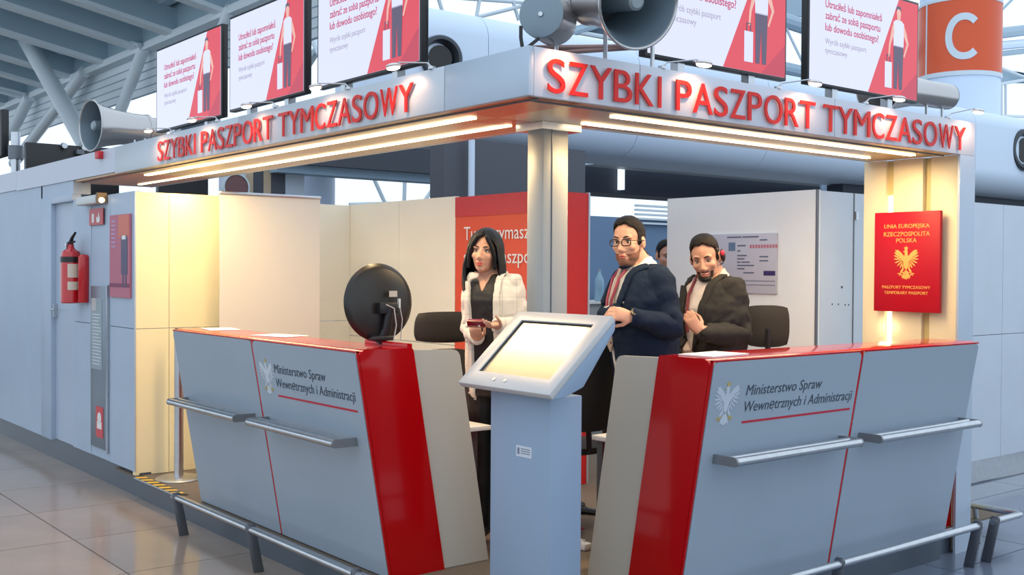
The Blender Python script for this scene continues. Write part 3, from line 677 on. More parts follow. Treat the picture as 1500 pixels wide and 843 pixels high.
# ================================================================== DESKS AND CHAIRS
def desk(label, x0, y0, x1, y1):
    t = thing('desk', label, 'desk', ((x0+x1)/2, (y0+y1)/2, .167))
    obj('desk_top', box(BM(), x0, y0, .875, x1, y1, .90), M_desk, t, bevel=.003)
    for x, y in ((x0+.04, y0+.12), (x1-.04, y0+.12), (x0+.04, y1-.04), (x1-.04, y1-.04)):
        obj('leg', box(BM(), x-.02, y-.02, .167, x+.02, y+.02, .875), M_steel_d, t)
desk('white desk behind the left counter', 3.345, 4.735, 3.66, 7.0)
desk('white desk behind the right counter', 3.865, 3.885, 6.1, 4.15)
def office_chair(label, c, yaw, bh, bw=.46, low=False, tilt=0, headrest=False):
    c = Vector((c[0], c[1], .167)); t = thing('office_chair', label, 'chair', c)
    f = Vector((math.cos(yaw), math.sin(yaw), 0)); s = Vector((-f.y, f.x, 0))
    b = BM()
    for k in range(5):
        a = yaw+.3+2*PI*k/5; d = Vector((math.cos(a), math.sin(a), 0))
        obj('base_arm', tube(BM(), [c+Z*.10, c+d*.29+Z*.065], [.028, .018], 8), M_black, t)
        obj('castor', lathe(BM(), [(-.02, .026), (.02, .026)], c+d*.30+Z*.027, d.cross(Z), 14), M_black, t)
    obj('gas_column', tube(BM(), [c+Z*.08, c+Z*.44], .028, 12), M_steel_d, t)
    def slab(c0, u, v, n, w_, h_, th, curve=0):
        pts = []; bm = BM(); nx, ny = 9, 7; g = {}
        for sd in (0, 1):
            for i in range(nx):
                for j in range(ny):
                    a = i/(nx-1)*2-1; bb = j/(ny-1)*2-1
                    ed = max(0, 1-(abs(a)**5*.5+abs(bb)**5*.5)); k = (1-.10*abs(bb)**3); k2 = (1-.12*abs(a)**3)
                    p = c0+u*a*w_/2*k+v*bb*h_/2*k2+n*(curve*(a*a)+(1 if sd else -1)*th/2*(.35+.65*(1-abs(a)**4)*(1-abs(bb)**4)))
                    g[sd, i, j] = bm.verts.new(p)
        for sd in (0, 1):
            for i in range(nx-1):
                for j in range(ny-1):
                    bm.faces.new([g[sd, i, j], g[sd, i+1, j], g[sd, i+1, j+1], g[sd, i, j+1]])
        for i in range(nx-1):
            for j in (0, ny-1): bm.faces.new([g[0, i, j], g[0, i+1, j], g[1, i+1, j], g[1, i, j]])
        for j in range(ny-1):
            for i in (0, nx-1): bm.faces.new([g[0, i, j], g[0, i, j+1], g[1, i, j+1], g[1, i, j]])
        return bm
    obj('seat', slab(c+Z*.49, s, f, Z, .50, .48, .09), M_blackfab, t, ang=60)
    v = (Z*math.cos(tilt)-f*math.sin(tilt)).normalized(); n = s.cross(v)
    h_ = bh if low else bh
    bz0 = .62 if not low else bh-.27
    if headrest:
        obj('headrest', slab(c-f*.24+v*(bh-.10), s, (v-f*.25).normalized(), n, bw*1.0, .20, .07, .06), M_blackfab, t, ang=60)
        bh -= .235
    ht = bh-bz0
    obj('backrest', slab(c-f*.22+v*(bz0+ht/2)-Z*.0, s, v, n, bw, ht, .07, .05), M_blackfab, t, ang=60)
    obj('back_bar', tube(BM(), [c-f*.10+Z*.46, c-f*.27+Z*.50, c-f*.25+Z*(bz0+.12)], .018, 8), M_black, t)
    for sd in (-1, 1):
        q = c+s*sd*.27
        obj('armrest', tube(BM(), [q+Z*.47-f*.02, q+s*sd*.03+Z*.66, q+f*.14+s*sd*.02+Z*.69, q-f*.12+s*sd*.02+Z*.69], .018, 8), M_black, t)
    return t
cl_ = office_chair('black high-backed office chair left of the woman', (3.98, 5.74), math.radians(75), 1.33, .40, headrest=True)
office_chair('dark office chair right behind the tilted kiosk', (4.53, 5.10), math.radians(80), 1.27, .50, tilt=.10)
office_chair('brown-black office chair right of the man in grey', (5.83, 4.62), math.radians(48), 1.37, .30, low=True)
# small floor clutter behind the kiosk
o = obj('computer_case', box(BM(), 4.02, 3.92, .170, 4.40, 4.10, .60), M_black, bevel=.008); tag(o, 'black computer case under the desk behind right counter', 'computer')
t = thing('power_adapter', 'white power adapter with coiled cable on the floor by the kiosk', 'adapter', (3.60, 3.95, .17))
pa = at(855, 800, 2, .19)
t.location = (pa.x, pa.y, .168)
obj('brick', box(BM(), pa.x-.03, pa.y-.04, .169, pa.x+.03, pa.y+.04, .21), M_paper, t, bevel=.01)
b = BM(); tube(b, [pa+Vector((.03*math.cos(a)-.02, .06*math.sin(a)+.04, .03+.01*math.sin(3*a))) for a in [k*.5 for k in range(18)]], .004, 6); obj('cable', b, M_paper, t)
o = obj('cable_bundle', tube(BM(), [pa+Vector((.0, .35, -.01)), pa+Vector((.10, .30, .01)), pa+Vector((.16, .36, .0)), pa+Vector((.28, .30, .0))], .007, 8), mat('cable_red', (.35, .06, .12), .5)); tag(o, 'dark red cable bundle lying on the carpet under the desk', 'cable')
# ================================================================== LEFT WALL FITTINGS
ex = thing('fire_extinguisher', 'red fire extinguisher hanging on the grey side wall', 'extinguisher', (2.86, 9.42, 1.45))
ec = Vector((2.862, 9.42, 0))
obj('cylinder', lathe(BM(), [(1.45, .07), (1.46, .082), (1.90, .082), (1.95, .070), (1.975, .035), (2.00, .024), (2.02, .024)], ec, Z, 36), mat('ext_red', (.55, .01, .015), .25, coat=.5), ex)
obj('side_bottle', lathe(BM(), [(1.46, .04), (1.47, .045), (1.90, .045), (1.92, .03)], Vector((2.92, 9.27, 0)), Z, 20), MATS['ext_red'], ex)
obj('strap', lathe(BM(), [(1.845, .0835), (1.90, .0835)], ec, Z, 36), M_black, ex)
for z0, z1 in ((1.58, 1.66), (1.70, 1.83)):
    b = BM()
    for k in range(6):
        a0 = math.radians(235+k*12); a1 = a0+math.radians(12); p = lambda a, z, r: (ec.x+math.cos(a)*r, ec.y+math.sin(a)*r, z)
        prism(b, [p(a0, z0, .0835), p(a1, z0, .0835), p(a1, z1, .0835), p(a0, z1, .0835)], (-.0005, -.0005, 0))
    obj('instruction_label', b, mat('ext_label', (.70, .62, .50), .5), ex)
obj('lever', tube(BM(), [ec+Z*2.02, ec+Z*2.04, ec+Vector((0, -.03, 2.08)), ec+Vector((0, -.12, 2.13))], [.02, .02, .014, .010], 8), M_black, ex)
obj('lever', tube(BM(), [ec+Z*2.03, ec+Vector((0, -.10, 2.045))], [.012, .009], 8), M_black, ex)
obj('hose', tube(BM(), [ec+Z*2.02+Y*.02, ec+Vector((0, .06, 2.04)), ec+Vector((0, .09, 1.98)), ec+Vector((0, .095, 1.7))], .011, 8), M_black, ex)
obj('gauge', lathe(BM(), [(0, .018), (.012, .018)], ec+Vector((-.03, .01, 2.02)), -X, 14), M_steel, ex)
ex.scale.z = .87; ex.location.y += .09
obj('wall_bracket', box(BM(), 2.90, 9.38, 1.6, 2.955, 9.46, 1.9), M_steel_d, ex)
cf = thing('hydrant_channel', 'narrow recessed steel panel with instruction sheet and red hydrant symbol', 'panel', (2.94, 9.03, .27))
obj('plate', box(BM(), 2.938, 8.83, .28, 2.955, 9.24, 1.60), mat('channel_steel', (.22, .26, .31), .4, .5), cf, bevel=.004)
obj('rim', box(BM(), 2.930, 8.815, .26, 2.954, 8.835, 1.61), M_steel, cf)
obj('instruction_sheet', box(BM(), 2.935, 8.95, .92, 2.938, 9.21, 1.50), mat('sheet', (.30, .36, .40), .5), cf)
b = BM()
for k in range(16): box(b, 2.934, 8.97+random.uniform(0, .06), .96+k*.027, 2.935, 9.18, .968+k*.027)
obj('sheet_print', b, mat('sheet_ink', (.62, .66, .68), .6), cf, kind='stuff')
obj('sheet_photo', box(BM(), 2.933, 9.09, 1.40, 2.935, 9.20, 1.50), mat('sheet_photo', (.5, .48, .46), .5), cf)
obj('red_symbol', box(BM(), 2.934, 8.92, .37, 2.937, 9.09, .62), mat('sym_red', (.60, .03, .04), .4), cf)
obj('white_symbol', lathe(BM(), [(0, .045), (.001, .045)], (2.9335, 9.005, .53), -X, 20), M_paper, cf)
obj('white_symbol', box(BM(), 2.9325, 8.95, .44, 2.934, 9.06, .50), M_paper, cf)
sg = thing('safety_sign', 'small red square sign with two white pictograms under emergency lamp', 'sign', (2.94, 9.1, 2.15))
obj('plate', box(BM(), 2.936, 8.93, 2.10, 2.942, 9.27, 2.235), mat('sym_red2', (.50, .03, .04), .4), sg)
obj('pictogram', prism(BM(), rpoly([(2.9345, 9.20, 2.12), (2.9345, 9.20, 2.195), (2.9345, 9.145, 2.195), (2.9345, 9.145, 2.12)], .012, 3), (.001, 0, 0)), M_paper, sg)
obj('pictogram', prism(BM(), [(2.9345, 9.08, 2.12), (2.9345, 9.09, 2.17), (2.9345, 9.05, 2.155), (2.9345, 9.035, 2.205), (2.9345, 9.0, 2.15), (2.9345, 9.01, 2.12)], (.001, 0, 0)), M_paper, sg)
el = thing('emergency_lamp', 'white box emergency lamp at top of the grey side wall', 'lamp', (2.9, 9.1, 2.3))
obj('housing', box(BM(), 2.86, 8.90, 2.265, 2.952, 9.38, 2.335), mat('em_white', (.62, .63, .62), .4), el, bevel=.01)
obj('end_cap', box(BM(), 2.872, 8.86, 2.27, 2.945, 8.90, 2.35), mat('em_brown', (.20, .12, .05), .5), el)
obj('bulb', lathe(BM(), [(0, .022), (.02, .02)], (2.90, 8.855, 2.29), -Y, 14), mat('em_glow', (1, .9, .7), .5, emit=(1, .85, .6), es=3), el)
pw = thing('wall_poster', 'narrow glossy dark red poster on the front side wall', 'poster', (2.94, 8.54, 1.52))
obj('sheet', box(BM(), 2.935, 8.315, 1.52, 2.95, 8.765, 2.165), mat('poster_red', (.36, .015, .02),   .38, spec=.3), pw)
def ps(y0, z0, y1, z1, m, k=0): obj('print_block', box(BM(), 2.9335-.0004*k, y1, z0, 2.9352, y0, z1), m, pw, smooth=False)
ps(8.56, 1.98, 8.33, 2.16, mat('pp_orange', (.62, .14, .08), .4, spec=.3)); ps(8.50, 1.70, 8.36, 2.0, mat('pp_suit', (.07, .06, .13), .4, spec=.3), 1)
ps(8.47, 1.60, 8.44, 1.72, MATS['pp_suit'], 2); ps(8.41, 1.60, 8.38, 1.72, MATS['pp_suit'], 2); ps(8.48, 1.97, 8.40, 2.0, M_paper, 3)
for k in range(7): ps(8.72, 2.11-k*.033, 8.63, 2.122-k*.033, mat('pp_lilac', (.35, .20, .45), .3), 1)
ps(8.765, 1.60, 8.315, 1.63, mat('pp_band', (.20, .02, .08), .4, spec=.3), 1)
# alarm button on old fascia
o = obj('alarm_box', box(BM(), 2.90, 8.93, 2.63, 2.94, 9.02, 2.69), mat('sym_red3', (.6, .02, .03), .4), bevel=.004); tag(o, 'small red alarm box on the grey fascia below the horn', 'alarm')
# ================================================================== HALL BACKGROUND
def bx(name, label, cat, x0, y0, z0, x1, y1, z1, m, bev=0, group=None):
    o = obj(name, box(BM(), x0, y0, z0, x1, y1, z1), m, bevel=bev); tag(o, label, cat, group); return o
# long rounded air duct behind the booth
du = thing('air_duct', 'long pale blue rounded air duct with round jet nozzles behind the booth', 'duct', (6.3, 10.2, 3.2))
def duct_ring(x, s=1.0):
    return [Vector((x, p.x, p.y)) for p in rpoly([(10.25-.75*s, 3.87-.70*s, 0), (10.25-.75*s, 3.87+.70*s, 0), (10.25+.75*s, 3.87+.70*s, 0), (10.25+.75*s, 3.87-.70*s, 0)], [.38, .30, .3, .38], 8)]
xs = [6.22, 7.27, 9.6, 12.1, 14.6, 17.6, 20.6, 24, 30]
for a, b_ in zip(xs, xs[1:]):
    obj('duct_section', prism(BM(), duct_ring(a+.004), X*(b_-a-.008)), M_duct, du)
obj('duct_core', prism(BM(), duct_ring(6.3, .985), X*23.6), M_steel_d, du)
for (x, z, r) in ((6.62, 3.98, .23), (19.25, 3.95, .36)):
    c = (x, 9.52, z)
    obj('nozzle_ring', lathe(BM(), [(0, r*1.05), (.10, r*1.02), (.12, r*.95), (.12, r*.82), (.04, r*.70), (-.05, r*.62), (-.05, r*1.0)], c, (-.25, -1, 0), 40), mat('nozzle_grey', (.05, .06, .075), .35, .3), du)
    obj('nozzle_hole', lathe(BM(), [(.0, r*.60), (.06, r*.58)], c, (-.25, -1, 0), 32), M_black, du)
p0 = at(650, 290, 1, 9.2); p1 = at(857, 285, 1, 9.2)
bx('cabinet_block', 'dark grey block under the duct behind the corner pillar', 'block', p0.x, 9.2, 0, p1.x, 9.45, 3.12, M_dgrey)
tag(obj('pipe', tube(BM(), [(at(691, 200, 1, 9.1).x, 9.1, 0), (at(691, 200, 1, 9.1).x, 9.1, 3.1)], .035, 10), M_duct), 'thin vertical pale pipe in front of the dark block', 'pipe')
q0 = at(857, 281, 1, 12.5); q1 = at(857, 246, 1, 12.5)
bh_ = struct('bulkhead_block', box(BM(), q0.x-.3, 12.5, q0.z, 20.6, 13.2, q1.z+.05), M_navy)  # navy bulkhead hanging free
struct('ceiling_board', box(BM(), q0.x-.3, 11.5, q1.z, 20.6, 12.3, q1.z+.25), M_lite)  # pale board hanging free before the bulkhead, no ceiling joins it
struct('bulkhead_block', box(BM(), 15.0, 10.3, 2.75, 30, 10.6, 3.16), M_navy)  # second navy block, hanging free under the duct
l0 = at(913, 278, 1, 12.4); l1 = at(913, 240, 1, 12.4)
obj('strip_lamp', box(BM(), l0.x-.03, 12.4, l0.z, l0.x+.03, 12.5, l1.z), emat('strip_glow', (.8, .9, 1), 1.2), bh_)
pp = at(1206, 270, 1, 11.5)
tag(obj('pipe', tube(BM(), [(pp.x, 11.5, 0), (pp.x, 11.5, 3.3)], .06, 10), M_duct), 'pale vertical pipe behind the white partition', 'pipe')
# louvred shutters and bits seen in the gap over the blue room
g0 = at(943, 331, 1, 7.9); g1 = at(978, 310, 1, 7.9)
lv = thing('louvre', 'small slatted vent on the blue wall of the inner room', 'vent', (g0.x, 7.95, 2.0))
for k in range(5): obj('slat', box(BM(), g0.x-.05, 7.94, g0.z+.02+k*.045, g1.x+.3, 7.99, g0.z+.04+k*.045), M_lite, lv)
# water bottle and grey cabinet in the inner room
cbp = at(885, 442, 1, 7.4)
cb = thing('low_cabinet', 'low grey cabinet with bottle on it in the inner room', 'cabinet', (cbp.x, 7.6, .17))
obj('body', box(BM(), cbp.x-.5, 7.4, .17, cbp.x+.6, 7.85, cbp.z-.02), mat('cab_grey', (.33, .36, .38), .5), cb); obj('door', box(BM(), cbp.x-.48, 7.385, .22, cbp.x+.04, 7.4, cbp.z-.06), MATS['cab_grey'], cb); obj('cabinet_top', box(BM(), cbp.x-.52, 7.37, cbp.z-.02, cbp.x+.62, 7.87, cbp.z), M_desk, cb)
wb = thing('water_bottle', 'clear bluish water bottle on the low grey cabinet', 'bottle', (cbp.x, 7.55, cbp.z))
obj('body', lathe(BM(), [(0, .04), (.01, .045), (.12, .043), (.20, .045), (.25, .02), (.28, .014)], (cbp.x+.03, 7.5, cbp.z), Z, 20), mat('bottle_blue', (.25, .42, .55), .1), wb)
obj('cap', lathe(BM(), [(.28, .016), (.30, .016)], (cbp.x+.03, 7.5, cbp.z), Z, 14), M_panel, wb)
# orange wayfinding column with a C
CC = atd(1406, 60, 22.8); CX, CY = CC.x, CC.y; cr = .795
def zc(py): return atd(1406, py, 22.1).z
col_ = thing('wayfinding_column', 'round pale column wrapped with an orange band bearing a white letter C', 'column', (CX, CY, 0))
obj('shaft', lathe(BM(), [(0, cr), (9, cr)], (CX, CY, 0), Z, 56), M_duct, col_)
z0, z1 = zc(104), zc(0)
vang = math.atan2(CAM.y-CY, CAM.x-CX)
def wrap(a0, a1, zz0, zz1, r0, th=.015, n=24):
    b = BM(); p = lambda a, r, z: (CX+math.cos(a)*r, CY+math.sin(a)*r, z)
    for k in range(n):
        u, v = a0+(a1-a0)*k/n, a0+(a1-a0)*(k+1)/n
        b.faces.new([b.verts.new(p(*q)) for q in ((u, r0, zz0), (v, r0, zz0), (v, r0, zz1), (u, r0, zz1))])
    bmesh.ops.remove_doubles(b, verts=b.verts, dist=1e-5); g = bmesh.ops.extrude_face_region(b, geom=b.faces[:])
    for v in g['geom']:
        if isinstance(v, bmesh.types.BMVert):
            d = Vector((v.co.x-CX, v.co.y-CY, 0)).normalized(); v.co += d*th
    return b
obj('band', wrap(0, 2*PI, z0, z1, cr, .02, 64), M_orange, col_)
obj('band_edge', wrap(0, 2*PI, z0-.09, z0, cr, .03, 64), M_lite, col_); obj('band_edge', wrap(0, 2*PI, z1, z1+.06, cr, .03, 64), M_lite, col_)
sa = vang-math.asin(.78); obj('band_edge', wrap(sa-.02, sa+.02, z0, z1, cr, .03, 2), M_lite, col_)
zb, zt = zc(88), zc(20); cm = BM(); NC = 40; rows = []
for i in range(NC+1):
    ph_ = math.radians(47+(313-47)*i/NC); q = []
    for ro in (1.0, .70):
        for th in (.012, .034):
            xx = math.copysign(abs(math.cos(ph_))**.9, math.cos(ph_))*.44*(ro if ro == 1 else .64); yy = math.sin(ph_)*.5*(ro if ro == 1 else .70)
            a = vang+xx+.10; r = cr+th; q.append(cm.verts.new((CX+math.cos(a)*r, CY+math.sin(a)*r, (zb+zt)/2+yy*(zt-zb))))
    rows.append([q[0], q[1], q[3], q[2]])
for a_, b_ in zip(rows, rows[1:]):
    for k in range(4): cm.faces.new((a_[k], a_[(k+1) % 4], b_[(k+1) % 4], b_[k]))
cm.faces.new(rows[0][::-1]); cm.faces.new(rows[-1])
obj('letter', cm, M_lite, col_, smooth=False)
# far things left, above the grey wall
def quadbox(name, label, cat, a, b_, yy, th, m, kind=None):
    p, q = at(*a, 1, yy), at(*b_, 1, yy)
    return bx(name, label, cat, min(p.x, q.x), yy, min(p.z, q.z), max(p.x, q.x), yy+th, max(p.z, q.z), m)
tv = thing('wall_display', 'black back of a large display behind the left horn', 'display', at(80, 235, 1, 12.2))
p, q = at(38, 270, 1, 12.2), at(175, 205, 1, 12.2)
obj('back_cover', box(BM(), p.x, 12.2, p.z-.1, q.x, 12.28, q.z-.1), M_black, tv, bevel=.01)
for (a, c) in ((93, 214), (122, 217)): obj('mount_knob', lathe(BM(), [(0, .035), (.05, .03)], at(a, c, 1, 12.19), -Y, 12), M_steel, tv)
obj('mount_bar', box(BM(), p.x+.5, 12.13, p.z+.35, q.x-.4, 12.2, p.z+.40), M_steel_d, tv)
tv = thing('wall_display', 'pale lit display cut by the left photo edge on its pole', 'display', at(10, 235, 0, 3.2))
p, q = at(-40, 247, 0, 3.2), at(2, 162, 0, 3.2)
obj('bezel', box(BM(), 3.2, q.y, p.z+.05, 3.28, p.y, 3.52), M_black, tv, bevel=.005)
obj('screen', box(BM(), 3.19, q.y+.10, p.z+.10, 3.2, p.y, 3.47), M_scr, tv)
pq = at(23, 240, 0, 3.3)
obj('pole', tube(BM(), [(3.3, pq.y, 2.6), (3.3, pq.y, 3.25)], .05, 12), M_steel, tv); obj('pole_joint', tube(BM(), [(3.3, pq.y, 2.95), (3.3, pq.y, 3.1)], .08, 12), M_steel_d, tv)
quadbox('wall_display', 'black display panel seen under the left canopy', 'display', (232, 285), (305, 250), 12.5, .08, M_black)
ac = thing('wall_fan', 'white square wall unit with a round red and black fan', 'fan', at(345, 290, 1, 13.0))
p, q = at(330, 300, 1, 13.0), at(360, 255, 1, 13.0)
obj('case', box(BM(), p.x, 13.0, p.z, q.x, 13.2, q.z), M_white, ac)
fc = at(345, 275, 1, 12.98); obj('fan_disc', lathe(BM(), [(0, .16), (.03, .15)], fc, -Y, 28), mat('fan_brown', (.20, .10, .10), .5), ac); obj('fan_ring', lathe(BM(), [(0, .18), (.04, .18), (.04, .16), (0, .16)], fc, -Y, 28, closed=True), M_lite, ac)
M_bg = mat('beige_post', (.58, .44, .30), .5)
for k, (a, c, m, l) in enumerate(((360, 371, M_bg, 'left beige upright between the dark shutters'), (371, 386, M_dgrey, 'narrow dark shutter left of the beige upright'), (386, 397, M_bg, 'right beige upright between the dark shutters'), (397, 418, M_dgrey, 'wide dark shutter beside the white pillar'))):
    quadbox('upright' if m is M_bg else 'shutter', l, 'post' if m is M_bg else 'shutter', (a, 310), (c, 235), 13.2, .1, m)
quadbox('white_pillar', 'white square pillar beside the dark shutters', 'pillar', (418, 310), (446, 235), 13.2, .15, M_white)
p, q = at(446, 310, 1, 13.4), at(512, 310, 1, 13.4)
o = obj('round_column', tube(BM(), [((p.x+q.x)/2, 13.9, 0), ((p.x+q.x)/2, 13.9, 3.6)], (q.x-p.x)/2, 40), M_duct); tag(o, 'round pale blue column seen over the cream back wall', 'column')
o = quadbox('cross_beam', 'blue-grey cross beam above the windows under the left canopy', 'beam', (405, 252), (655, 236), 13.0, .3, M_frame)
o = quadbox('dark_beam', 'dark overhead beam above the blue-grey beam', 'beam', (405, 238), (655, 205), 12.9, .4, M_dgrey)
wf = empty_struct('window_1', at(580, 300, 1, 16.0))
for (a, b_) in (((546, 258), (565, 300)), ((593, 262), (592, 300)), ((640, 268), (618, 300)), ((512, 300), (660, 296))):
    obj('window_bar', tube(BM(), [at(*a, 1, 16.0), at(*b_, 1, 16.0)], .035, 8), M_lite, wf)
def ext(a, b_, k0, k1):
    dx, dy = b_[0]-a[0], b_[1]-a[1]; return (a[0]-dx*k0, a[1]-dy*k0), (b_[0]+dx*k1, b_[1]+dy*k1)
# top centre and right window bars
wf = empty_struct('window_2', at(690, 20, 1, 18.0))
for (a, b_) in (((613, -100), (652, 30)), ((720, -100), (697, 30)), ((721, -100), (760, 30)), ((600, -8), (800, 6)), ((880, -20), (700, 25))):
    obj('window_bar', tube(BM(), [at(*a, 1, 18.0), at(*b_, 1, 18.0)], .04, 8), M_lite, wf)
wf = empty_struct('window_3', at(1480, 130, 1, 18.0))
for (a, b_, r, m) in (((1465, 124), (1465, 235), .10, M_lite), ((1473, 124), (1473, 235), .05, M_lite), ((1430, 130), (1850, 52), .06, M_lite), ((1430, 169), (1850, 182), .06, M_lite), ((1600, 99), (1600, 240), .1, M_lite)):
    obj('window_bar', tube(BM(), [at(*a, 1, 20.0), at(*b_, 1, 20.0)], r, 8), m, wf)
rb_ = thing('roof_girder', 'grey roof girders right of the orange column', 'girder', at(1480, 60, 1, 20))
for (a, b_, r, m) in (((1455, 50), (1520, 42), .20, M_frame), ((1455, 68), (1520, 62), .16, M_duct), ((1455, 80), (1520, 73), .10, M_frame), ((1462, 98), (1520, 120), .05, M_lite), ((1460, 22), (1500, -18), .05, M_frame)):
    if a[0] < 1462: a, b_ = ext(a, b_, .4, 6 if b_[1] > 0 else 1)
    obj('girder_chord', tube(BM(), [at(*a, 1, 20), at(*b_, 1, 20)], r, 8), m, rb_)
obj('soffit_plate', prism(BM(), [at(1462, 100, 1, 20.2), at(1520, 122, 1, 20.2), at(1520, 110, 1, 20.2), at(1462, 122, 1, 20.2)], Y*.05), M_frame, rb_)
# bars seen between the right-hand monitors
for (a, b_, r, l) in (((1150, 30), (1186, 42), .22, 'upper pale roof beam between the two right monitors'), ((1150, 100), (1186, 108), .18, 'lower pale roof beam between the two right monitors'), ((1152, 42), (1180, 100), .04, 'thin slanted window bar between the right monitors')):
    a, b_ = ext(a, b_, 2.6, 4) if r > .1 else ext(a, b_, .5, .6)
    o = obj('roof_beam', tube(BM(), [at(*a, 1, 14), at(*b_, 1, 14)], r*.7, 10), M_frame if r > .1 else M_lite); tag(o, l, 'beam')
o = obj('roof_panel', prism(BM(), [at(1060, -60, 1, 15), at(1240, -60, 1, 15), at(1240, -4, 1, 15), at(1190, 25, 1, 15), at(1150, 22, 1, 15), at(1060, 15, 1, 15)], Y*.1), M_frame); tag(o, 'dark roof panel above the gap between right monitors', 'roof')
# structure seen behind the horns at the top centre
rs = thing('roof_truss', 'pale roof truss members behind the corner horn loudspeakers', 'truss', at(850, 40, 1, 16))
for (a, b_, r, m) in (((800, 0), (835, 26), .07, M_lite), ((800, 14), (828, 30), .04, M_lite), ((828, 28), (900, 2), .10, M_lite), ((835, 48), (890, 30), .09, M_frame), ((838, 46), (905, 58), .05, M_lite), ((826, 8), (880, 12), .12, M_frame)):
    obj('member', tube(BM(), [at(*a, 1, 16), at(*b_, 1, 16)], r, 8), m, rs)
obj('deck', prism(BM(), [at(838, 47, 1, 16.2), at(895, 32, 1, 16.2), at(905, 57, 1, 16.2)], Y*.1), M_deck, rs)
# ---- roof of the hall on the left
ce = empty_struct('ceiling', (9, 25, 7))
EX = 9.0; SLP = .194
M_strut = mat('strut_paint', (.85, .92, .96), .45); M_web = mat('web_paint', (.42, .56, .64), .5)
eb = [at(px, py, 0, EX) for px, py in ((334, 14), (260, 44), (209, 69), (158, 89), (109, 108), (75, 123), (40, 139), (12, 150))]
ze = 6.78
for e in eb:
    y = e.y
    pts = lambda dz: [Vector((EX+.05, y, ze+dz)), Vector((-14, y, ze+dz+SLP*23))]
    obj('beam_web', prism(BM(), [pts(.0)[0], pts(.0)[1], pts(.46)[1], pts(.46)[0]], Y*.08), M_web, ce)
    obj('beam_flange', prism(BM(), [pts(-.09)[0], pts(-.09)[1], pts(.0)[1], pts(.0)[0]], Y*.34), M_strut, ce)
yr0, yr1 = 16.0, 70
obj('roof_deck', prism(BM(), [(EX+.2, yr0, ze+.62), (-14, yr0, ze+.62+SLP*23.2), (-14, yr1, ze+.62+SLP*23.2), (EX+.2, yr1, ze+.62)], Z*.1), mat('deck_dark', (.04, .055, .07), .7), ce)
b = BM()
for k in range(44):
    x = EX-.3-k*.52; z = ze+.46+SLP*(EX-x); box(b, x-.12, yr0, z, x+.12, yr1, z+.16)
obj('deck_rib', b, mat('rib_paint', (.55, .66, .74), .6), ce, kind='stuff')
obj('edge_beam', box(BM(), EX-.12, yr0, ze-.14, EX+.20, yr1, ze+.02), M_strut, ce)
obj('edge_web', box(BM(), EX+.0, yr0, ze, EX+.06, yr1, ze+.8), M_web, ce)
for k in range(5):
    z = ze-.14-k*.155; x = EX+.16+.06*k
    obj('louvre_slat', prism(BM(), [(x, yr0, z), (x+.06, yr0, z-.155), (x+.12, yr0, z-.155), (x+.06, yr0, z)], Y*(yr1-yr0)), M_strut, ce)
    obj('louvre_joint', box(BM(), x+.04, yr0, z-.160, x+.08, yr1, z-.145), M_frame, ce)
for a, b_ in (((8, 3), (205, 66)), ((0, 128), (38, 138))):
    obj('tie_rod', tube(BM(), [at(*a, 0, EX-.8), at(*b_, 0, EX-.2)], .05, 8), M_lite, ce)
for i, (a, b_, r, xp, l) in enumerate((((2, -5), (128, 215), .20, 7.8, 'thick slanted roof strut at top left running down to the horn'), ((211, 70), (168, 185), .135, 8.95, 'slanted roof strut directly above the left horn'), ((124, 105), (20, 240), .15, 8.9, 'slanted roof strut crossing behind the thick strut'), ((43, 142), (14, 200), .16, 8.9, 'slanted roof strut at the far left edge'), ((338, 10), (318, 60), .11, 8.95, 'slanted roof strut between the left monitors'))):
    o = obj('roof_strut', tube(BM(), [at(*a, 0, xp), at(*b_, 0, xp)], r, 18), M_strut); tag(o, l, 'strut')
for i, (a, b_) in enumerate((((140, 140), (175, 175)), ((230, 120), (270, 175)), ((452, 40), (470, 80)), ((450, 95), (466, 70)))):
    o = obj('window_bar', tube(BM(), [at(*a, 0, 12), at(*b_, 0, 12)], .10, 8), M_lite); o['kind'] = 'structure'
# ================================================================== PEOPLE
ER = Vector((.78, -.626, 0)).normalized(); ED = Vector((.626, .78, 0)).normalized()
def apply_mods(o):
    dg = bpy.context.evaluated_depsgraph_get(); me = bpy.data.meshes.new_from_object(o.evaluated_get(dg)); return me
def remeshed(bm, vox, smooth_it=3):
    me = bpy.data.meshes.new('tmp'); bmesh.ops.recalc_face_normals(bm, faces=bm.faces); bm.to_mesh(me); bm.free()
    o = bpy.data.objects.new('tmp', me); COL.objects.link(o)
    m = o.modifiers.new('r', 'REMESH'); m.mode = 'VOXEL'; m.voxel_size = vox; m.adaptivity = 0
    m2 = o.modifiers.new('s', 'SMOOTH'); m2.factor = .5; m2.iterations = smooth_it
    bpy.context.view_layer.update(); out = apply_mods(o); bpy.data.objects.remove(o); bpy.data.meshes.remove(me); return out
def arr(me):
    n = len(me.vertices); co = np.empty(n*3); me.vertices.foreach_get('co', co)
    no = np.empty(n*3); me.vertices.foreach_get('normal', no); return co.reshape(-1, 3), no.reshape(-1, 3)
def segdist(P, a, b):
    a = np.array(a); b = np.array(b); ab = b-a; t = np.clip(((P-a)@ab)/max(ab@ab, 1e-9), 0, 1)
    return np.linalg.norm(P-(a+t[:, None]*ab), axis=1), t
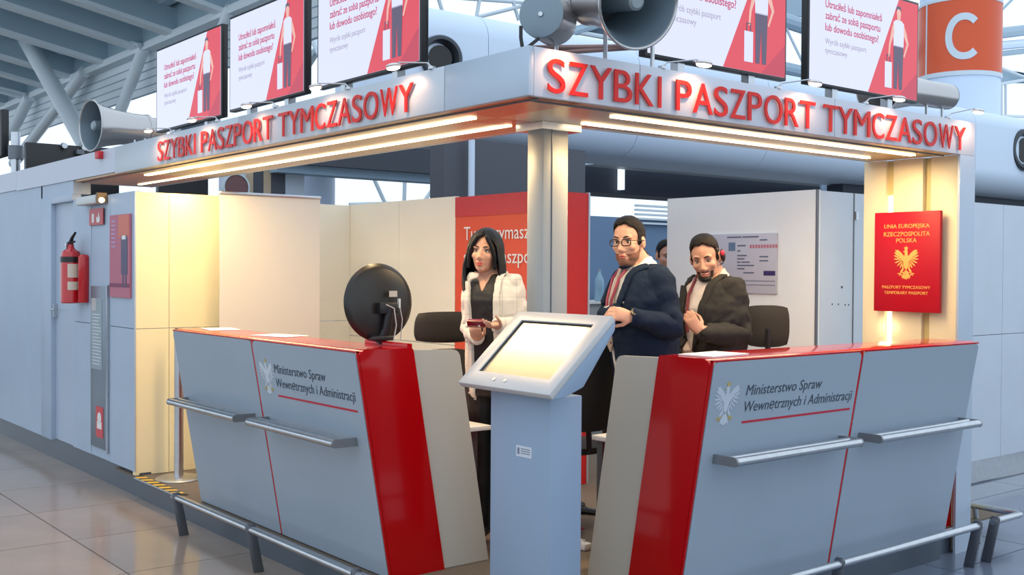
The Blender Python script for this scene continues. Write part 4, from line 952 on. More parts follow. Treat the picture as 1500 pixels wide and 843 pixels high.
def submesh(me, vmask, off, name, m, parent, noise_amp=0, noise_s=14, label=None, solid=True):
    """faces of me whose vertices are all in vmask, pushed out along normals by off (scalar or per-vertex)"""
    co, no = arr(me); off = np.broadcast_to(off, len(co)).copy()
    fidx = []
    for p in me.polygons:
        vs = p.vertices
        if all(vmask[v] for v in vs): fidx.append(tuple(vs))
    if not fidx: return None
    used = sorted({v for f in fidx for v in f}); mp = {v: i for i, v in enumerate(used)}
    if noise_amp:
        for v in used:
            q = Vector(co[v]); off[v] += noise_amp*(noise.noise(q*noise_s)+.5*noise.noise(q*noise_s*2.3))
    V = [tuple(co[v]+no[v]*off[v]) for v in used]
    nm = bpy.data.meshes.new(name); nm.from_pydata(V, [], [[mp[v] for v in f] for f in fidx]); nm.update()
    # relax the ragged rim, then give the cloth a turned-in edge
    bm = BM(); bm.from_mesh(nm)
    for it in range(6):
        new = {}
        for v in bm.verts:
            be = [e for e in v.link_edges if e.is_boundary]
            if len(be) == 2: new[v] = v.co*.4+(be[0].other_vert(v).co+be[1].other_vert(v).co)*.3
        for v, c in new.items(): v.co = c
    if solid:
        be = [e for e in bm.edges if e.is_boundary]
        if be:
            cen = {v: v.normal.copy() for e in be for v in e.verts}
            g = bmesh.ops.extrude_edge_only(bm, edges=be)
            for v in g['geom']:
                if isinstance(v, bmesh.types.BMVert):
                    k = min(cen, key=lambda q: (q.co-v.co).length_squared) if False else None
            nv = [v for v in g['geom'] if isinstance(v, bmesh.types.BMVert)]
            for v in nv:
                for e in v.link_edges:
                    o_ = e.other_vert(v)
                    if o_ in cen and (o_.co-v.co).length < 1e-7:
                        v.co = v.co-cen[o_]*.012; break
    bm.to_mesh(nm); bm.free()
    for p in nm.polygons: p.use_smooth = True
    nm.materials.append(m); o = bpy.data.objects.new(name, nm); COL.objects.link(o); o.parent = parent; o.location = -wloc(parent)
    if label: o['label'] = label
    return o
class Head:
    def __init__(s, c, yaw, pitch, roll, k):
        f = (ER*math.sin(yaw)-ED*math.cos(yaw)); f = f*math.cos(pitch)-Z*math.sin(pitch)
        lf = Z.cross(f).normalized(); u = f.cross(lf).normalized()
        s.u = (u*math.cos(roll)+lf*math.sin(roll)).normalized(); s.l = s.u.cross(f).normalized(); s.f = f; s.c = Vector(c); s.k = k
    def P(s, f, l, u): return s.c+(s.f*f+s.l*l+s.u*u)*s.k
    def ax(s, a, b, c): return (s.f*a*s.k, s.l*b*s.k, s.u*c*s.k)
    def loc(s, P):
        d = (P-np.array(s.c))/s.k; return d@np.array(s.f), d@np.array(s.l), d@np.array(s.u)
def hand(bm, w, d, pn, thumb_side, k=1.0, curl=.8):
    """w wrist, d finger direction, pn palm normal (fingers curl towards it), thumb_side +-1 on cross(d,pn)"""
    d = Vector(d).normalized(); pn = Vector(pn); pn = (pn-d*pn.dot(d)).normalized(); s = d.cross(pn)*thumb_side
    w = Vector(w)
    loft(bm, [(w-d*.02*k, s*.027*k, pn*.020*k), (w+d*.015*k, s*.031*k, pn*.018*k), (w+d*.05*k, s*.041*k, pn*.016*k), (w+d*.085*k, s*.042*k, pn*.014*k), (w+d*.095*k, s*.038*k, pn*.010*k)])
    for i, (o, L) in enumerate(((.032, .070), (.011, .080), (-.011, .074), (-.031, .058))):
        p = w+d*.085*k+s*o*k; pts = [p]; a = .15+.1*i*curl
        for j, q in enumerate((.42, .33, .25)):
            p = p+(d*math.cos(a)+pn*math.sin(a)+s*.04*(1.5-i))*L*q*k; pts.append(p); a += curl
        tube(bm, [w+d*.05*k+s*o*k*.9]+pts, [.009*k, .0098*k, .0092*k, .0086*k, .0068*k], 8)
    p = w+d*.02*k+s*.030*k
    tube(bm, [w+d*.01*k+s*.01*k, p, p+(d*.6+s*.6+pn*.45)*.035*k, p+(d*.9+s*.5+pn*.7)*.058*k, p+(d*1.15+s*.25+pn*.9)*.075*k], [.013*k, .015*k, .0125*k, .0105*k, .008*k], 8)
def person(label, head, chin_neck, tor, arms, legs, style, vox=.0065):
    root = Vector((tor[0][0].x, tor[0][0].y, .167)); h = head; k = h.k
    t = thing('person', label, 'person', root)
    bm = BM()
    # ---- head
    ellip(bm, h.P(-.014, 0, .034), h.ax(.098, .077, .088)); ellip(bm, h.P(.018, 0, -.02), h.ax(.072, .066, .088))
    fat = style.get('fat', 0)
    ellip(bm, h.P(.018, 0, -.070), h.ax(.056, .053+fat*.010, .048)); ellip(bm, h.P(.060, 0, -.098), h.ax(.022, .026, .021))
    if fat: ellip(bm, h.P(.02, 0, -.105), h.ax(.045, .048, .03))
    tube(bm, [h.P(.070, 0, .022), h.P(.092, 0, -.010), h.P(.104, 0, -.036), h.P(.088, 0, -.050)], [.009*k, .010*k, .014*k, .010*k], 10)
    for s in (-1, 1):
        ellip(bm, h.P(.092, s*.013, -.043), h.ax(.012, .009, .008), 10, 8)
        ellip(bm, h.P(.074, s*.030, .022), h.ax(.014, .026, .008), 12, 8)
        ellip(bm, h.P(.055, s*.042, -.026), h.ax(.024, .021, .022), 12, 8)
        ellip(bm, h.P(-.008, s*.078, -.008), h.ax(.020, .010, .033), 12, 8)
    ellip(bm, h.P(.083, 0, -.068), h.ax(.012, .025, .0070), 12, 8); ellip(bm, h.P(.081, 0, -.079), h.ax(.012, .021, .0075), 12, 8)
    nr = style.get('neck', .058)*k
    neck0 = h.P(-.022, 0, -.06); tube(bm, [neck0, (neck0+chin_neck)/2, Vector(chin_neck)-Z*.04], [nr*.97, nr, nr*1.15], 20)
    # ---- torso (rings: centre, half width vector, half depth vector)
    loft(bm, tor)
    caps = []
    for (sh, el, wr, r0, r1, r2) in arms:
        tube(bm, [sh, sh.lerp(el, .3), sh.lerp(el, .75), el, el.lerp(wr, .25), el.lerp(wr, .7), wr], [r0, r0*.98, r1*1.03, r1, r1*.97, r2*1.15, r2], 16)
        ellip(bm, sh, (X*r0*.98, Y*r0*.98, Z*r0*.98), 16, 10)
        caps.append((sh, el, wr))
    for hd in style['hands']: hand(bm, *hd)
    hipc = tor[0][0]
    for (hp, kn, an, fd) in legs:
        tube(bm, [hp, hp.lerp(kn, .5), kn, kn.lerp(an, .35), an], [.092*k, .078*k, .056*k, .054*k, .038*k], 16)
        tube(bm, [an-fd*.05-Z*.02, an+fd*.06-Z*.045, an+fd*.15-Z*.06], [.042*k, .040*k, .026*k], 12)
    me = remeshed(bm, vox, 3)
    co, no = arr(me); f, l, u = h.loc(co); inh = (np.abs(l) < .095) & (np.abs(f) < .13) & (u > -.125) & (u < .14)
    disp = np.zeros(len(co))
    for s in (-1, 1): disp += .0125*np.exp(-(((l-s*.031)/.015)**2+((u-.001)/.0095)**2))*(f > .03)
    disp += .004*np.exp(-((u+.0735)/.0025)**2-(l/.02)**2)*(f > .04)
    co2 = co-np.outer(disp*inh*k, np.array(h.f)); me.vertices.foreach_set('co', co2.ravel()); me.update()
    for p in me.polygons: p.use_smooth = True
    me.materials.append(style['skin']); bo = bpy.data.objects.new('body', me); COL.objects.link(bo); bo.parent = t; bo.location = -root
    # ---- region tests
    co, no = arr(me); f, l, u = h.loc(co)
    dn, _ = segdist(co, neck0, Vector(chin_neck)-Z*.02)
    arm_d = []; arm_t = []
    for sh, el, wr in caps:
        d1, t1 = segdist(co, sh, el); d2, t2 = segdist(co, el, wr); arm_d.append(np.minimum(d1, d2)); arm_t.append(np.where(d1 < d2, t1*.5, .5+t2*.5))
    dt = np.full(len(co), 9.); 
    # torso frame: front axis from ring vectors
    sa = Vector(tor[3][1]).normalized(); fa = Vector(tor[3][2]).normalized()
    cen = np.zeros((len(co), 3)); zs = [r[0].z for r in tor]
    cx = np.interp(co[:, 2], zs, [r[0].x for r in tor]); cy = np.interp(co[:, 2], zs, [r[0].y for r in tor])
    rel = np.stack([co[:, 0]-cx, co[:, 1]-cy, 0*cx], 1); ls = rel@np.array(sa); fs = rel@np.array(fa)
    hw = np.interp(co[:, 2], zs, [Vector(r[1]).length for r in tor]); hd_ = np.interp(co[:, 2], zs, [Vector(r[2]).length for r in tor])
    tr = (ls/hw)**2+(fs/hd_)**2; z = co[:, 2]; ztop = chin_neck.z; zb = tor[0][0].z
    is_head = (u > -.13) & (np.sqrt(l*l+f*f) < .135) & (z > ztop-.02)
    col_line = ztop + style.get('collar', .0) - .10*np.clip(fs/.10, -.3, 1)
    in_tor = (tr < 1.6) & (z > zb-.005) & (z < ztop+.03)
    armm = np.zeros(len(co), bool)
    for d, tt, (sh, el, wr, r0, r1, r2) in zip(arm_d, arm_t, arms):
        armm |= (d < r0*1.35) & (tt < style.get('cuff', .965)) & (d < .11)
    low = z < ztop - .0 + .02*(fs < 0)
    hm_ = np.zeros(len(co), bool)
    for (hw_, hd_d, *_r) in style['hands']:
        dd = np.array(Vector(hd_d).normalized()); w0 = np.array(hw_); dh, _ = segdist(co, w0, w0+dd*.20*k); hm_ |= (dh < .085*k) & ((co-w0)@dd > .004)
    neckm = (dn < nr*1.22) & (z > ztop+style.get('crise', .030)-.10*np.clip((fs+.02)/.08, 0, 1))
    body_cov = ~is_head & ~neckm & ~hm_ & (z > zb-.005) & (z < ztop+.06) & ~((dn < nr*1.1) & (z > ztop+.03))
    zb_b = style['button_z']; s0 = style.get('s0', 0)
    wv = np.clip((z-zb_b)/(ztop-zb_b), 0, 1.1)*style['vw'] + style.get('open', 0)
    front = (fs > 0) & (tr < 1.5)
    vz = front & (np.abs(ls-s0) < wv) & ((z > zb_b) | (style.get('open', 0) > 0))
    jk = body_cov & ~vz & (z > style['hem'])
    cuts = style['jacket']
    off = np.full(len(co), .012)
    submesh(me, jk, off+.004*np.sin(co[:, 2]*55+6*np.sin(ls*18))*armm, 'jacket', cuts, t, noise_amp=style.get('wr', .007), noise_s=style.get('wrs', 13))
    lap = body_cov & ~vz & front & (np.abs(ls-s0) < wv+style.get('lapw', .045)*np.clip((z-zb_b)/.12, .2, 1)) & (z > zb_b-.02) & (z < ztop-.01)
    submesh(me, lap, .025, 'lapel', style.get('lapel', cuts), t)
    inner = in_tor & ~hm_ & ~is_head & front & (np.abs(ls-s0) < wv+.05) & (dn > nr*1.0 if style.get('vneck') is None else (dn > nr*1.0)) 
    if style.get('vneck'): inner &= ~((np.abs(ls-s0) < np.clip((z-style['vneck'])*.42, 0, .2)) & (z > style['vneck']))
    inner2 = inner | (in_tor & (z < style['hem']+.08) & ~armm)
    submesh(me, inner2 & ~armm | (inner), .004, style.get('inner_name', 'shirt'), style['inner'], t, noise_amp=.003, noise_s=20)
    if style.get('shirt_collar'):
        cm_ = (dn < nr*1.35) & (z > ztop-.055) & (z < ztop+.012) & ~is_head | ((np.abs(dn-nr) < .02) & (z > ztop-.03) & (z < ztop+.004+.018*(fs < 0)))
        pass
    if style.get('shirt_collar'):
        cm2 = (dn < nr*1.45) & (z > ztop-.045) & (z < ztop+.030-.055*np.clip(fs/.05, 0, 1)) & (u < -.075)
        submesh(me, cm2, .010, 'shirt_collar', style['inner'], t)
    # trousers
    leg = (z < zb+.05) & (z > .167+.075) & ~hm_
    submesh(me, leg, .014, 'trousers', style['trousers'], t, noise_amp=.006, noise_s=9)
    shoe = (z < .167+.085)
    submesh(me, shoe, .006, 'shoes', M_black, t)
    # ---- hair
    if style['hair'] == 'short':
        base = ~((np.sqrt((l/.086)**2) > 1.02) & (u < .028)) & (np.abs(l) < .089)
        hl = np.where(f > .048, .070-.020*np.clip((np.abs(l)-.02)/.045, 0, 1), np.where(f > .008, .040-.9*(.03-f)*0, np.where(f > -.03, .012, -.055-.0*f)))
        hl = np.interp(f, [-.12, -.05, -.034, -.024, .006, .011, .030, .036, .050, .062, .09], [-.080, -.068, -.02, .024, .026, -.030, -.026, .046, .062, .082, .084])+.005*np.sin(l*140)
        hm = (u > hl) & (np.abs(f) < .14) & (u < .2) & (np.sqrt(l*l+f*f) < .13) & (u > -.09) & (np.abs(l) < .084+.02*(u > .03))
        top = np.clip((u-.045)/.06, 0, 1)
        submesh(me, hm, .0018+(.013+.014*np.clip(f/.08, -.5, 1))*top*k, 'hair', style['hairmat'], t, noise_amp=.003, noise_s=30)
    if style.get('beard'):
        bl = np.interp(f, [-.02, .0, .03, .06, .08, .12], [-.02, -.022, -.050, -.052, -.056, -.056])
        jaw_ = (u < bl) & (u > -.135) & (f > .0-.01*0) & (np.abs(l) < .1) & (z > ztop-.03) & (np.sqrt(l*l+f*f) < .13) & (f > .012+(-.085-u)*.6)
        jaw_ &= ~((dn < nr*1.08) & (z < ztop+.035))
        mo = ((l/.030)**2+((u+.074)/.0125)**2 < 1)
        if style['beard'] == 'goatee': jaw_ &= (f > .052)
        submesh(me, jaw_ & ~mo, .0022*k, 'beard', style.get('beardmat', M_beard), t, noise_amp=.0014, noise_s=120)
        if style['beard'] == 'goatee':
            mu = (f > .07) & (u > -.064) & (u < -.052) & (np.abs(l) < .033)
            submesh(me, mu, .0022*k, 'moustache', style.get('beardmat', M_beard), t, noise_amp=.001, noise_s=120)
    # ---- eyes, brows, lips
    eo = style.get('eye', .82)
    for s in (-1, 1):
        c = h.P(.0655, s*.031, .000); r = .0135*k
        e = obj('eye', ellip(BM(), c, (h.f*r, h.l*r*1.05, h.u*r*.62*eo), 16, 10), M_eyew, t)
        g = style.get('gaze', (0, 0)); cc = c+h.f*r*.86+h.l*g[0]*k+h.u*g[1]*k
        obj('iris', ellip(BM(), cc, (h.f*.0030*k, h.l*.0058*k, h.u*.0058*k*min(1, eo+.1)), 12, 8), M_iris, e)
        b = tube(BM(), [h.P(.072, s*.016, .003), h.P(.079, s*.030, .0085*eo), h.P(.070, s*.046, .004)], [.0012*k, .0024*k, .0014*k], 6); obj('upper_lid', b, style.get('lid', M_hair), e)
        b = tube(BM(), [h.P(.088, s*.013, .023), h.P(.089, s*.030, .029), h.P(.074, s*.050, .024)], [.0028*k, .0034*k, .0016*k], 6); obj('eyebrow', b, style['hairmat'], t)
    b = BM(); ellip(b, h.P(.0855, 0, -.0685), h.ax(.011, .022, .0048), 14, 8); ellip(b, h.P(.0845, 0, -.0785), h.ax(.011, .018, .0055), 14, 8); obj('lips', b, style.get('lips', M_lips), t)
    return t, me
def vhand(co, style):
    m = np.zeros(len(co), bool)
    for hd in style['hands']:
        w = np.array(hd[0]); m |= np.linalg.norm(co-w, axis=1) < .22
    return m
def px(p, q, d): return atd(p, q, d)
def torso(hip, chest, neck, yaw, k, w=1.0, dep=1.0, belly=0):
    """rings from the thighs to the neck base; yaw: facing, 0 = towards the camera, + = towards image right"""
    f = ER*math.sin(yaw)-ED*math.cos(yaw); s = Z.cross(f)
    H = Vector(hip); N = Vector(neck); C = Vector(chest)
    R = []
    def rg(p, a, b): R.append((p, s*a*k*w, f*b*k*dep))
    rg(H-Z*.14*k, .172, .115); rg(H, .176, .122+belly*.2); rg(H.lerp(C, .45)+f*belly*.25, .168, .118+belly); rg(C, .182, .125+belly*.4)
    rg(C.lerp(N, .38), .178, .112); rg(C.lerp(N, .62), .158, .098); rg(C.lerp(N, .80), .104, .082); rg(C.lerp(N, .92), .072, .070); rg(N, .058, .062)
    return R, f, s
# ---------- man 1: navy jacket, glasses, lanyard
def man1():
    D = 6.25; k = 1.14
    hd = Head(px(921, 354.5, D), math.radians(-32), math.radians(3), math.radians(-2), k*.985)
    neck = px(938, 384, D+.06); chest = px(943, 440, D+.02); hip = px(945, 540, D+.04); hip.x, hip.y = hip.x, hip.y
    T, f, s = torso(hip, chest, neck, math.radians(-76), k, 1.10, 1.15, .03)
    ls_ = px(966, 411, D-.13); le = px(984, 480, D-.17); lw = px(925, 464, D-.30)
    rs_ = px(918, 412, D+.13); re = px(893, 462, D+.08); rw = px(905, 463, D-.20)
    arms = [(ls_, le, lw, .062*k, .054*k, .033*k), (rs_, re, rw, .060*k, .052*k, .033*k)]
    fd = f
    legs = []
    for sg in (-1, 1):
        hp = hip+s*sg*.09*k-Z*.05; kn = Vector((hp.x, hp.y, .167+.50*k))+f*.02; an = Vector((hp.x, hp.y, .167+.09*k))
        legs.append((hp, kn, an, f))
    st = dict(hands=[(lw, px(890, 457, D-.34)-lw, Vector((0, 0, -1))*.3+ED*.9, 1, 1.0, .75), (rw, px(886, 459, D-.27)-rw, -ED*.6-Z*.4, 1, .9, .9)],
              skin=M_skin, hair='short', hairmat=M_hair, beard='full', beardmat=mat('stubble', (.22, .10, .065), .8, bump=.4, bscale=300), fat=1, neck=.064,
              button_z=hip.z+.16, vw=.085, s0=-.01, hem=T[0][0].z+.0, jacket=mat('navy_suit', (.012, .022, .045), .85, spec=.12, bump=.25, bscale=350), inner=mat('white_shirt', (.72, .72, .70), .7),
              trousers=mat('dark_trousers', (.012, .013, .018), .8), open=.035, shirt_collar=True, gaze=(.002, -.001), wr=.008)
    t, me = person('man in navy jacket with glasses, beard and lanyard, hands together', hd, neck, T, arms, legs, st)
    # glasses
    for sg in (-1, 1):
        pts = []
        for a in range(17):
            an_ = 2*PI*a/16; cx_, cy_ = math.cos(an_), math.sin(an_)
            sx = math.copysign(abs(cx_)**.6, cx_)*.0245; sy = math.copysign(abs(cy_)**.6, cy_)*.0165
            pts.append(hd.P(.0985-.10*abs(sx+.033)*.35, sg*.033+sx, -.002+sy))
        g = obj('glasses_rim', tube(BM(), pts, .0028*k, 6, cap=False), M_black, t)
        obj('glasses_temple', tube(BM(), [hd.P(.088, sg*.058, .006), hd.P(.05, sg*.077, .006), hd.P(-.005, sg*.086, .003)], .0020*k, 6), M_black, t)
    obj('glasses_bridge', tube(BM(), [hd.P(.100, -.010, .002), hd.P(.106, 0, .004), hd.P(.100, .010, .002)], .0018*k, 6), M_black, t)
    # tie and lanyard
    def fr(a, z, o=0): 
        # point on the chest front: a lateral, z height
        zz = [r[0].z for r in T]; cxx = np.interp(z, zz, [r[0].x for r in T]); cyy = np.interp(z, zz, [r[0].y for r in T])
        d = np.interp(z, zz, [Vector(r[2]).length for r in T]); w_ = np.interp(z, zz, [Vector(r[1]).length for r in T])
        return Vector((cxx, cyy, z))+s*a+f*(d*math.sqrt(max(0, 1-(a/w_)**2))+.012+o)
    zt = neck.z-.035
    b = BM(); q = [(.01, .024), (-.05, .018), (-.16, .032), (-.30, .040), (-.44, .042), (-.48, .004)]
    vs = [[b.verts.new(fr(sx*w_, zt+dz, .006)) for sx in (-1, 0, 1)] for dz, w_ in q]
    for a_, c_ in zip(vs, vs[1:]):
        for i in (0, 1): b.faces.new((a_[i], a_[i+1], c_[i+1], c_[i]))
    g = bmesh.ops.extrude_face_region(b, geom=b.faces[:])
    for v in g['geom']:
        if isinstance(v, bmesh.types.BMVert): v.co += f*.006
    obj('tie', b, mat('tie_beige', (.42, .34, .28), .6), t, label='beige tie')
    for sg in (-1, 1):
        obj('lanyard', tube(BM(), [fr(sg*.062, zt+.03, .012), fr(sg*.055, zt-.06, .018), fr(sg*.038, zt-.18, .020), fr(sg*.012, zt-.33, .022), fr(.0, zt-.40, .022)], [.008]*5, 6), mat('lanyard', (.28, .03, .07), .5), t, label='dark pink lanyard')
    w_ = lw.lerp(le, .06); d = (lw-le).normalized()
    obj('watch', lathe(BM(), [(-.016, .040), (.0, .046), (.016, .040)], w_, d, 20), M_black, t)
    obj('watch_face', lathe(BM(), [(0, .022), (.012, .021)], w_+(-ED*.6+Z*.5).normalized()*.038, (-ED*.6+Z*.5), 16), M_black, t)
    obj('shirt_cuff', lathe(BM(), [(-.010, .040), (.010, .037)], lw.lerp(le, .13), d, 18), st['inner'], t)
man1()
def man2():
    D = 6.58; k = 1.12
    hd = Head(px(1033, 377.5, D), math.radians(-20), math.radians(17), math.radians(-7), k*.99)
    neck = px(1046, 401, D+.08); chest = px(1045, 452, D+.04); hip = px(1046, 560, D+.06)
    T, f, s = torso(hip, chest, neck, math.radians(-60), k, 1.12, 1.12, .02)
    ls_ = px(1072, 425, D-.08); le = px(1085, 492, D-.10); lw = px(1024, 487, D-.28)
    rs_ = px(1019, 423, D+.10); re = px(1001, 490, D+.10); rw = px(1006, 520, D-.02)
    arms = [(ls_, le, lw, .064*k, .056*k, .034*k), (rs_, re, rw, .060*k, .052*k, .034*k)]
    legs = []
    for sg in (-1, 1):
        hp = hip+s*sg*.09*k-Z*.05; legs.append((hp, Vector((hp.x, hp.y, .167+.48*k)), Vector((hp.x, hp.y, .167+.09*k)), f))
    st = dict(hands=[(lw, px(1008, 462, D-.28)-lw, ED*.8, -1, .95, .55), (rw, px(1004, 545, D-.05)-rw, ED, 1, .95, .6)],
              skin=M_skin2, hair='short', hairmat=M_hair, beard='goatee', beardmat=mat('goatee', (.055, .028, .02), .8), fat=.6, neck=.064,
              button_z=hip.z+.16, vw=.070, hem=T[0][0].z, jacket=mat('grey_suit', (.036, .035, .034), .85, spec=.12, bump=.25, bscale=350), inner=mat('pale_shirt', (.60, .52, .48), .7),
              trousers=mat('dark_trousers', (.012, .013, .018), .8), open=.022, shirt_collar=True, eye=.36, gaze=(.0, -.003), wr=.009, lips=mat('lips_m', (.45, .15, .12), .5))
    t, me = person('man in grey jacket with goatee looking down, hand inside jacket front', hd, neck, T, arms, legs, st)
    zz = [r[0].z for r in T]
    def fr(a, z, o=0):
        cxx = np.interp(z, zz, [r[0].x for r in T]); cyy = np.interp(z, zz, [r[0].y for r in T]); d = np.interp(z, zz, [Vector(r[2]).length for r in T]); w_ = np.interp(z, zz, [Vector(r[1]).length for r in T])
        return Vector((cxx, cyy, z))+s*a+f*(d*math.sqrt(max(0, 1-(a/w_)**2))+.012+o)
    zt = neck.z-.03
    obj('lanyard', tube(BM(), [fr(-.045, zt+.02, .008), fr(-.040, zt-.10, .012), fr(-.02, zt-.24, .014), fr(-.0, zt-.32, .014)], .011, 6), mat('lanyard2', (.16, .02, .03), .5), t, label='dark red lanyard')
    # headset on his left ear
    obj('headset', ellip(BM(), hd.P(-.012, .094, -.002), hd.ax(.026, .014, .036), 16, 10), M_black, t)
    obj('headset_accent', ellip(BM(), hd.P(.006, .098, .016), hd.ax(.012, .012, .016), 12, 8), mat('accent_red', (.7, .04, .08), .4), t)
    obj('headset_band', tube(BM(), [hd.P(-.02, .096, .0), hd.P(-.035, .085, -.05), hd.P(-.06, .05, -.075), hd.P(-.075, 0, -.078), hd.P(-.06, -.05, -.075), hd.P(-.02, -.09, -.02)], .004, 6), M_black, t)
man2()
def woman():
    D = 6.25; k = 1.03
    hd = Head(px(711, 370, D), math.radians(-17), math.radians(-4), math.radians(4), k*.95)
    neck = px(722, 397, D+.05); chest = px(722, 440, D+.02); hip = px(726, 540, D+.05)
    T, f, s = torso(hip, chest, neck, math.radians(-26), k, .98, .95, 0)
    ls_ = px(751, 416, D-.02); le = px(764, 482, D-.02); lw = px(728, 477, D-.24)
    rs_ = px(699, 410, D+.02); re = px(688, 480, D+.06); rw = px(700, 497, D-.12)
    arms = [(ls_, le, lw, .050*k, .046*k, .030*k), (rs_, re, rw, .048*k, .043*k, .028*k)]
    legs = []
    for sg in (-1, 1):
        hp = hip+s*sg*.085*k-Z*.05; legs.append((hp, Vector((hp.x, hp.y, .167+.50*k)), Vector((hp.x, hp.y, .167+.10*k)), f))
    M_wj = mat('cream_jacket', (.74, .70, .62), .75, bump=.2, bscale=250)
    # faint window-pane check woven in the jacket
    nt = M_wj.node_tree; Nn = nt.nodes; bsd = Nn['Principled BSDF']; tc = Nn.new('ShaderNodeTexCoord'); br = Nn.new('ShaderNodeTexBrick')
    br.offset = 0; br.inputs['Scale'].default_value = 1; br.inputs['Color1'].default_value = (.74, .70, .62, 1); br.inputs['Color2'].default_value = (.74, .70, .62, 1); br.inputs['Mortar'].default_value = (.60, .58, .52, 1)
    br.inputs['Mortar Size'].default_value = .0035; br.inputs['Brick Width'].default_value = .085; br.inputs['Row Height'].default_value = .10; br.inputs['Mortar Smooth'].default_value = .3
    vr = Nn.new('ShaderNodeVectorRotate'); vr.rotation_type = 'X_AXIS'; vr.inputs['Angle'].default_value = PI/2
    vz = Nn.new('ShaderNodeVectorRotate'); vz.rotation_type = 'Z_AXIS'; vz.inputs['Angle'].default_value = .5
    nt.links.new(tc.outputs['Object'], vz.inputs['Vector']); nt.links.new(vz.outputs[0], vr.inputs['Vector']); nt.links.new(vr.outputs[0], br.inputs['Vector']); nt.links.new(br.outputs['Color'], bsd.inputs['Base Color'])
    blk = mat('black_blouse', (.008, .008, .009), .6, bump=.2, bscale=200)
    ph = px(698, 474, D-.31)
    st = dict(hands=[(lw, px(703, 478, D-.38)-lw, -ED*.2+Z*1.0, -1, .92, .50), (rw, px(694, 480, D-.25)-rw, ED*.6+Z*.2, -1, .85, .9)],
              skin=M_skin, hair='long', hairmat=M_hairw, neck=.050, button_z=hip.z-.3, vw=.030, hem=T[0][0].z, jacket=M_wj, inner=blk, inner_name='blouse',
              trousers=blk, open=.048, vneck=neck.z-.12, lapw=.035, gaze=(.0, .001), eye=.9, s0=-.012, wr=.006, lips=mat('lips_w', (.60, .07, .06), .35))
    t, me = person('woman with black hair in cream checked jacket holding a dark red phone', hd, neck, T, arms, legs, st)
    # long hair: shell around the head, open at the face, falling to the shoulders
    b = BM(); nu, nv = 44, 26; g = {}
    for j in range(nv):
        v = j/(nv-1)
        uu = .128*math.cos(min(v*2.2, 1)*PI/2) if v < .4545 else -(.0+(v-.4545)/.5455*.235)
        if v < .4545: uu = .132*math.cos(v/.4545*PI/2)
        rad = math.sin(min(v/.4545, 1)*PI/2)
        drop = max(0, (v-.4545)/.5455)
        op = math.radians(np.interp(uu, [-.23, -.12, -.04, .02, .055, .085, .10, .132], [52, 60, 58, 55, 42, 14, 2, 0]))
        for i in range(nu):
            a = op+(2*PI-2*op)*i/(nu-1)
            part = 0
            rf = .107*rad*(1-.10*drop); rl = .093*rad*(1+.22*math.sin(drop*PI*.9)+.05*drop)
            wv_ = 1+.035*math.sin(a*9+2*drop)+.05*noise.noise(Vector((math.cos(a)*3, math.sin(a)*3, uu*9)))
            swing = -.012*drop
            g[i, j] = b.verts.new(hd.P(-.012+math.cos(a)*rf*wv_+swing, math.sin(a)*rl*wv_, uu+.012*math.sin(a*2.5+1)*drop))
    for i in range(nu-1):
        for j in range(nv-1): b.faces.new((g[i, j], g[i+1, j], g[i+1, j+1], g[i, j+1]))
    g2 = bmesh.ops.extrude_face_region(b, geom=b.faces[:])
    bmesh.ops.recalc_face_normals(b, faces=b.faces)
    cen = hd.P(-.012, 0, -.02)
    for v in g2['geom']:
        if isinstance(v, bmesh.types.BMVert):
            d = v.co-cen; d.z *= .35 if v.co.z < cen.z else 1; v.co = v.co+d.normalized()*.016
    obj('hair', b, M_hairw, t, ang=80)
    # fringe lock sweeping across the forehead
    for s_, u0 in ((-1, .088), (1, .090)):
        obj('hair_lock', tube(BM(), [hd.P(.060, .012, .108), hd.P(.082, s_*.030, .080), hd.P(.076, s_*.058, .035), hd.P(.052, s_*.077, -.03), hd.P(.045, s_*.080, -.10)], [.006, .013, .013, .013, .010], 8), M_hairw, t)
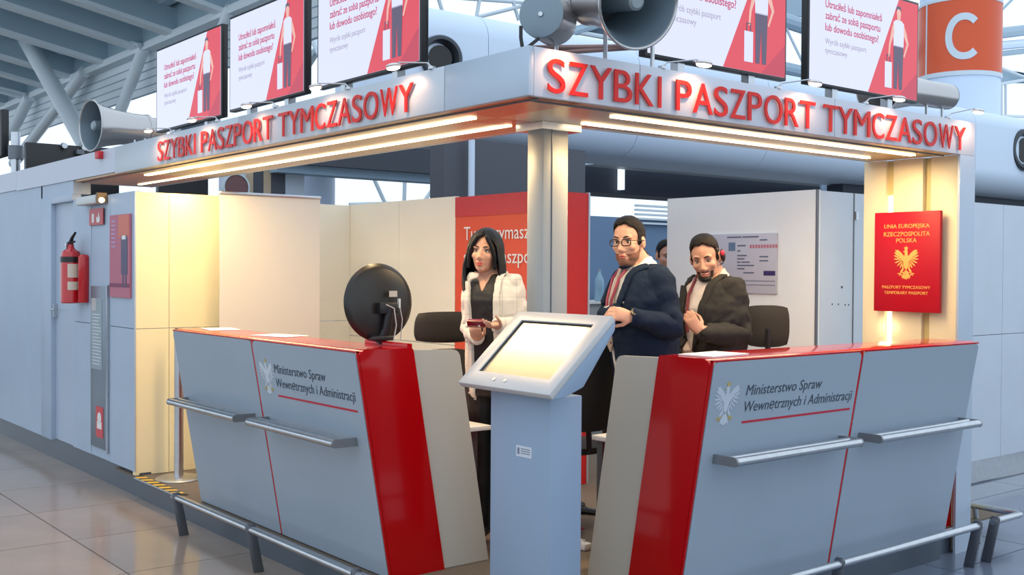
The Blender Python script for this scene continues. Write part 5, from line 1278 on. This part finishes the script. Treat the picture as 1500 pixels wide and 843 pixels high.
    # brooch on her right shoulder
    bp = px(696, 412, D-.10); obj('brooch', ellip(BM(), bp, (ER*.022, ED*.01, Z*.016), 12, 8), mat('brooch', (.03, .035, .03), .5), t)
    pt = thing('phone', 'dark red phone held in the woman\'s hand', 'phone', ph)
    r_ = (ER*.95-ED*.3).normalized(); u_ = Z*.75-ED*.5; u_ = (u_-r_*u_.dot(r_)).normalized(); n_ = r_.cross(u_)
    q = rpoly([ph-r_*.052-u_*.022, ph+r_*.052-u_*.022, ph+r_*.052+u_*.022, ph-r_*.052+u_*.022], .012, 4)
    obj('case', prism(BM(), [p-n_*.012 for p in q], n_*.024), mat('phone_red', (.20, .008, .02), .15, coat=.6), pt, bevel=.003)
    obj('camera_lens', lathe(BM(), [(0, .006), (.003, .005)], ph+r_*.018-u_*.008+n_*.0125, n_, 12), M_paper, pt)
woman()
def third():
    D = 9.35; k = 1.08
    hd = Head(px(976, 375, D), math.radians(12), math.radians(8), 0, k)
    neck = px(977, 404, D+.03); chest = px(977, 428, D+.03); hip = px(978, 500, D+.03)
    T, f, s = torso(hip, chest, neck, math.radians(10), k)
    arms = []
    for sg in (-1, 1):
        sh = T[5][0]+s*sg*.19*k-Z*.03; el = sh-Z*.30*k+s*sg*.04; wr = el-Z*.26*k+f*.05; arms.append((sh, el, wr, .058*k, .048*k, .03*k))
    legs = []
    for sg in (-1, 1):
        hp = hip+s*sg*.09*k-Z*.05; legs.append((hp, Vector((hp.x, hp.y, .167+.48)), Vector((hp.x, hp.y, .167+.09)), f))
    st = dict(hands=[(a[2], -Z, -s*sg if False else f*.3+ED*.1, 1, 1, .4) for a in arms], skin=M_skin2, hair='short', hairmat=M_hair, button_z=hip.z, vw=.06, hem=T[0][0].z,
              jacket=mat('third_shirt', (.05, .07, .12), .8), inner=mat('third_inner', (.3, .32, .36), .8), trousers=mat('dark_trousers', (.012, .013, .018), .8))
    person('person with dark hair half hidden behind the white partition edge', hd, neck, T, arms, legs, st, vox=.009)
third()
